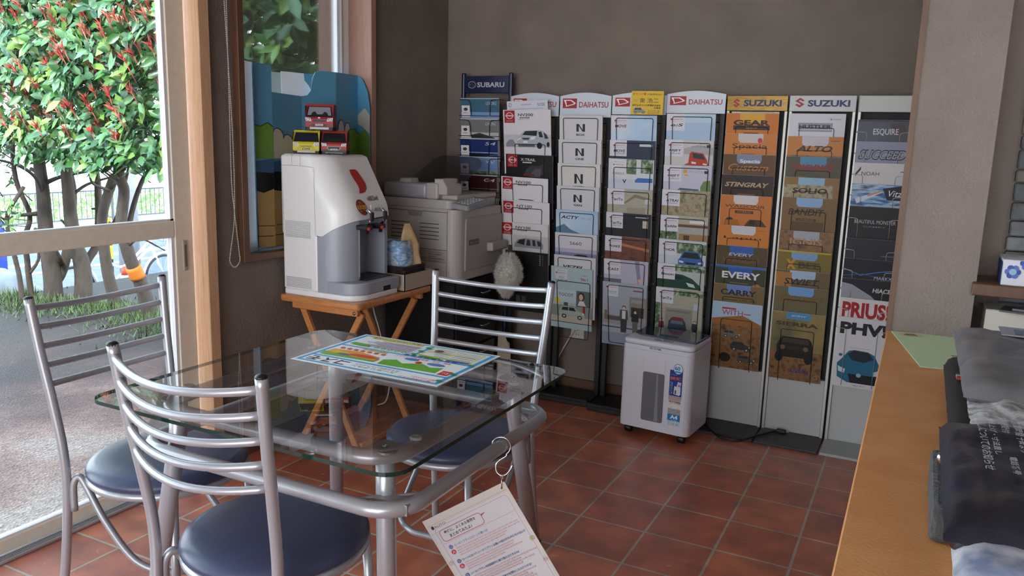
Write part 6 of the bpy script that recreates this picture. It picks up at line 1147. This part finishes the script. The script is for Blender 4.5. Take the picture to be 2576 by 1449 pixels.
b.lathe([(.050, -.05), (.053, -.03), (.051, .0), (.053, .02), (.049, .04)], C('c86f22', .7), 16, Matrix.Translation((-3.6, .672, .262)) @ Matrix.Rotation(.42, 4, 'X')); tag(b.obj('orange_cloth'), 'orange cloth band wrapped around the curved hedge tree', 'cloth')
# street things beyond the hedge
bk = thing('bicycle', 'white town bicycle with wire basket parked behind the hedge trunks', 'bicycle', (-7, 3.1, -.8)); T = Matrix.Translation((7, -3.1, .8)); FR = C('dfe3ea', .3); TY = C('26262c', .6)
def wheel(name, y):
    w_ = MB(); w_.M = T; cz = -.8+.27
    w_.tube([(-7, y+.255*math.cos(a*PI/18), cz+.255*math.sin(a*PI/18)) for a in range(36)], .014, TY, 8, True); w_.tube([(-7, y+.236*math.cos(a*PI/18), cz+.236*math.sin(a*PI/18)) for a in range(36)], .007, M_STEEL, 6, True)
    for a in range(18): w_.tube([(-7+.012*(-1)**a, y+.02*math.cos(a), cz+.02*math.sin(a)), (-7, y+.236*math.cos(a*PI/9), cz+.236*math.sin(a*PI/9))], .0012, M_STEEL, 4)
    w_.tube([(-7.04, y, cz), (-6.96, y, cz)], .018, M_STEEL, 8); o = w_.obj('wheel', bk)
    f_ = MB(); f_.M = T; f_.tube([(-7, y+.29*math.cos(math.radians(a)), cz+.29*math.sin(math.radians(a))) for a in range(10, 171, 10)], .016, FR, 6); f_.obj('mudguard', o)
wheel('wheel', 2.52); wheel('wheel', 3.70)
f_ = MB(); f_.M = T; BBp = (-7, 2.98, -.52); SP_ = (-7, 2.86, -.08); HT = (-7, 3.50, -.02); HB = (-7, 3.54, -.15); RW, FW = (-7, 2.52, -.53), (-7, 3.70, -.53)
for p, q in ((BBp, SP_), (BBp, HB), (SP_, RW), (BBp, RW), (HT, HB), (HB, FW)): f_.tube([p, q], .016, FR, 8)
f_.tube(smooth_curve([(-7, 2.90, -.22), (-7, 3.15, -.34), (-7, 3.52, -.08)], 6), .016, FR, 8); f_.obj('frame', bk)
f_ = MB(); f_.M = T; f_.tube(smooth_curve([(-7.25, 3.35, .06), (-7.15, 3.46, .10), (-7, 3.49, .08), (-6.85, 3.46, .10), (-6.75, 3.35, .06)], 5), .011, M_STEEL, 8); f_.tube([HT, (-7, 3.49, .08)], .012, M_STEEL, 8); f_.obj('handlebar', bk)
f_ = MB(); f_.M = T; f_.rbox(-7.09, -6.91, 2.74, 2.98, .0, .05, TY, .02, 2); f_.tube([SP_, (-7, 2.86, .0)], .012, M_STEEL, 8); f_.obj('saddle', bk)
f_ = MB(); f_.M = T
for k in range(7): z = -.10+.04*k; e_ = .015*k; f_.tube([(x, y, z) for x, y in ((-7.15-e_, 3.58), (-6.85+e_, 3.58), (-6.85+e_, 3.84+e_), (-7.15-e_, 3.84+e_))], .003, M_STEEL, 4, True)
for k in range(8):
    for sx in (-1, 1): f_.tube([(-7+sx*.15, 3.58+.037*k, -.10), (-7+sx*.24, 3.58+.05*k, .14)], .0025, M_STEEL, 4)
    f_.tube([(-7.15+.043*k, 3.84, -.10), (-7.24+.068*k, 3.93, .14)], .0025, M_STEEL, 4)
f_.obj('basket', bk)
b = MB()
for z0, z1, r0, r1, c in ((.04, .16, .12, .096, 'cf4a30'), (.16, .23, .096, .082, 'e0dcd8'), (.23, .35, .082, .058, 'cf4a30'), (.35, .41, .058, .046, 'e0dcd8'), (.41, .50, .046, .028, 'cf4a30')): b.lathe([(r0, z0), (r1, z1)], C(c, .5), 20)
b.prism(rrect(-.16, .16, -.16, .16, .03, 3), 0, .04, C('3a3a3e', .7)); b.lathe([(.028, .5), (0, .505)], C('cf4a30', .5), 20); o = b.obj('traffic_cone'); o.location = (-6.75, 2.98, -.8); tag(o, 'orange and white traffic cone beside the grey pole behind the hedge', 'traffic cone')
b = MB(); b.lathe([(.125, 0), (.115, 3.5)], noisy('concrete', ['8a8c92', '9da0a6'], 8, .8), 24); o = b.obj('concrete_pole'); o.location = (-7.6, 3.70, -.8); tag(o, 'grey concrete pole behind the traffic cone', 'pole')
b = MB()
for k in range(6): b.box(-.03, .03, -.03, .03, .16*k, .16*(k+1), C('e0b820' if k % 2 else '22242a', .5))
o = b.obj('striped_guard'); o.location = (-7.2, 3.12, -.75); tag(o, 'yellow and black striped guard post beside the grey concrete pole', 'post')
t = thing('blue_sign', 'plain blue sign board at the far left behind the door', 'sign', (-7, 1.6, -.8)); b = MB(); b.rbox(-.02, .02, -.22, .23, .49, 1.08, C('1c3aa0', .4), .004, 1); b.obj('board', t)
for y in (-.15, .13): b = MB(); b.tube([(0, y, 0), (0, y, .5)], .02, M_STEEL, 8); b.obj('post', t)
random.seed(3); bm = bmesh.new(); bmesh.ops.create_icosphere(bm, subdivisions=4, radius=1)
for v in bm.verts: v.co *= 1+.12*noise.noise(v.co*1.7); v.co = Vector((v.co.x*.30, v.co.y*.34, v.co.z*.50))
b = MB(); b.bm(bm, noisy('grey_stone', ['6e757c', '868d94'], 5, .8, .3, 30), True); o = b.obj('boulder'); o.location = (-5.4, .86, -.42); tag(o, 'rounded grey boulder at the far left beyond the grass', 'stone')
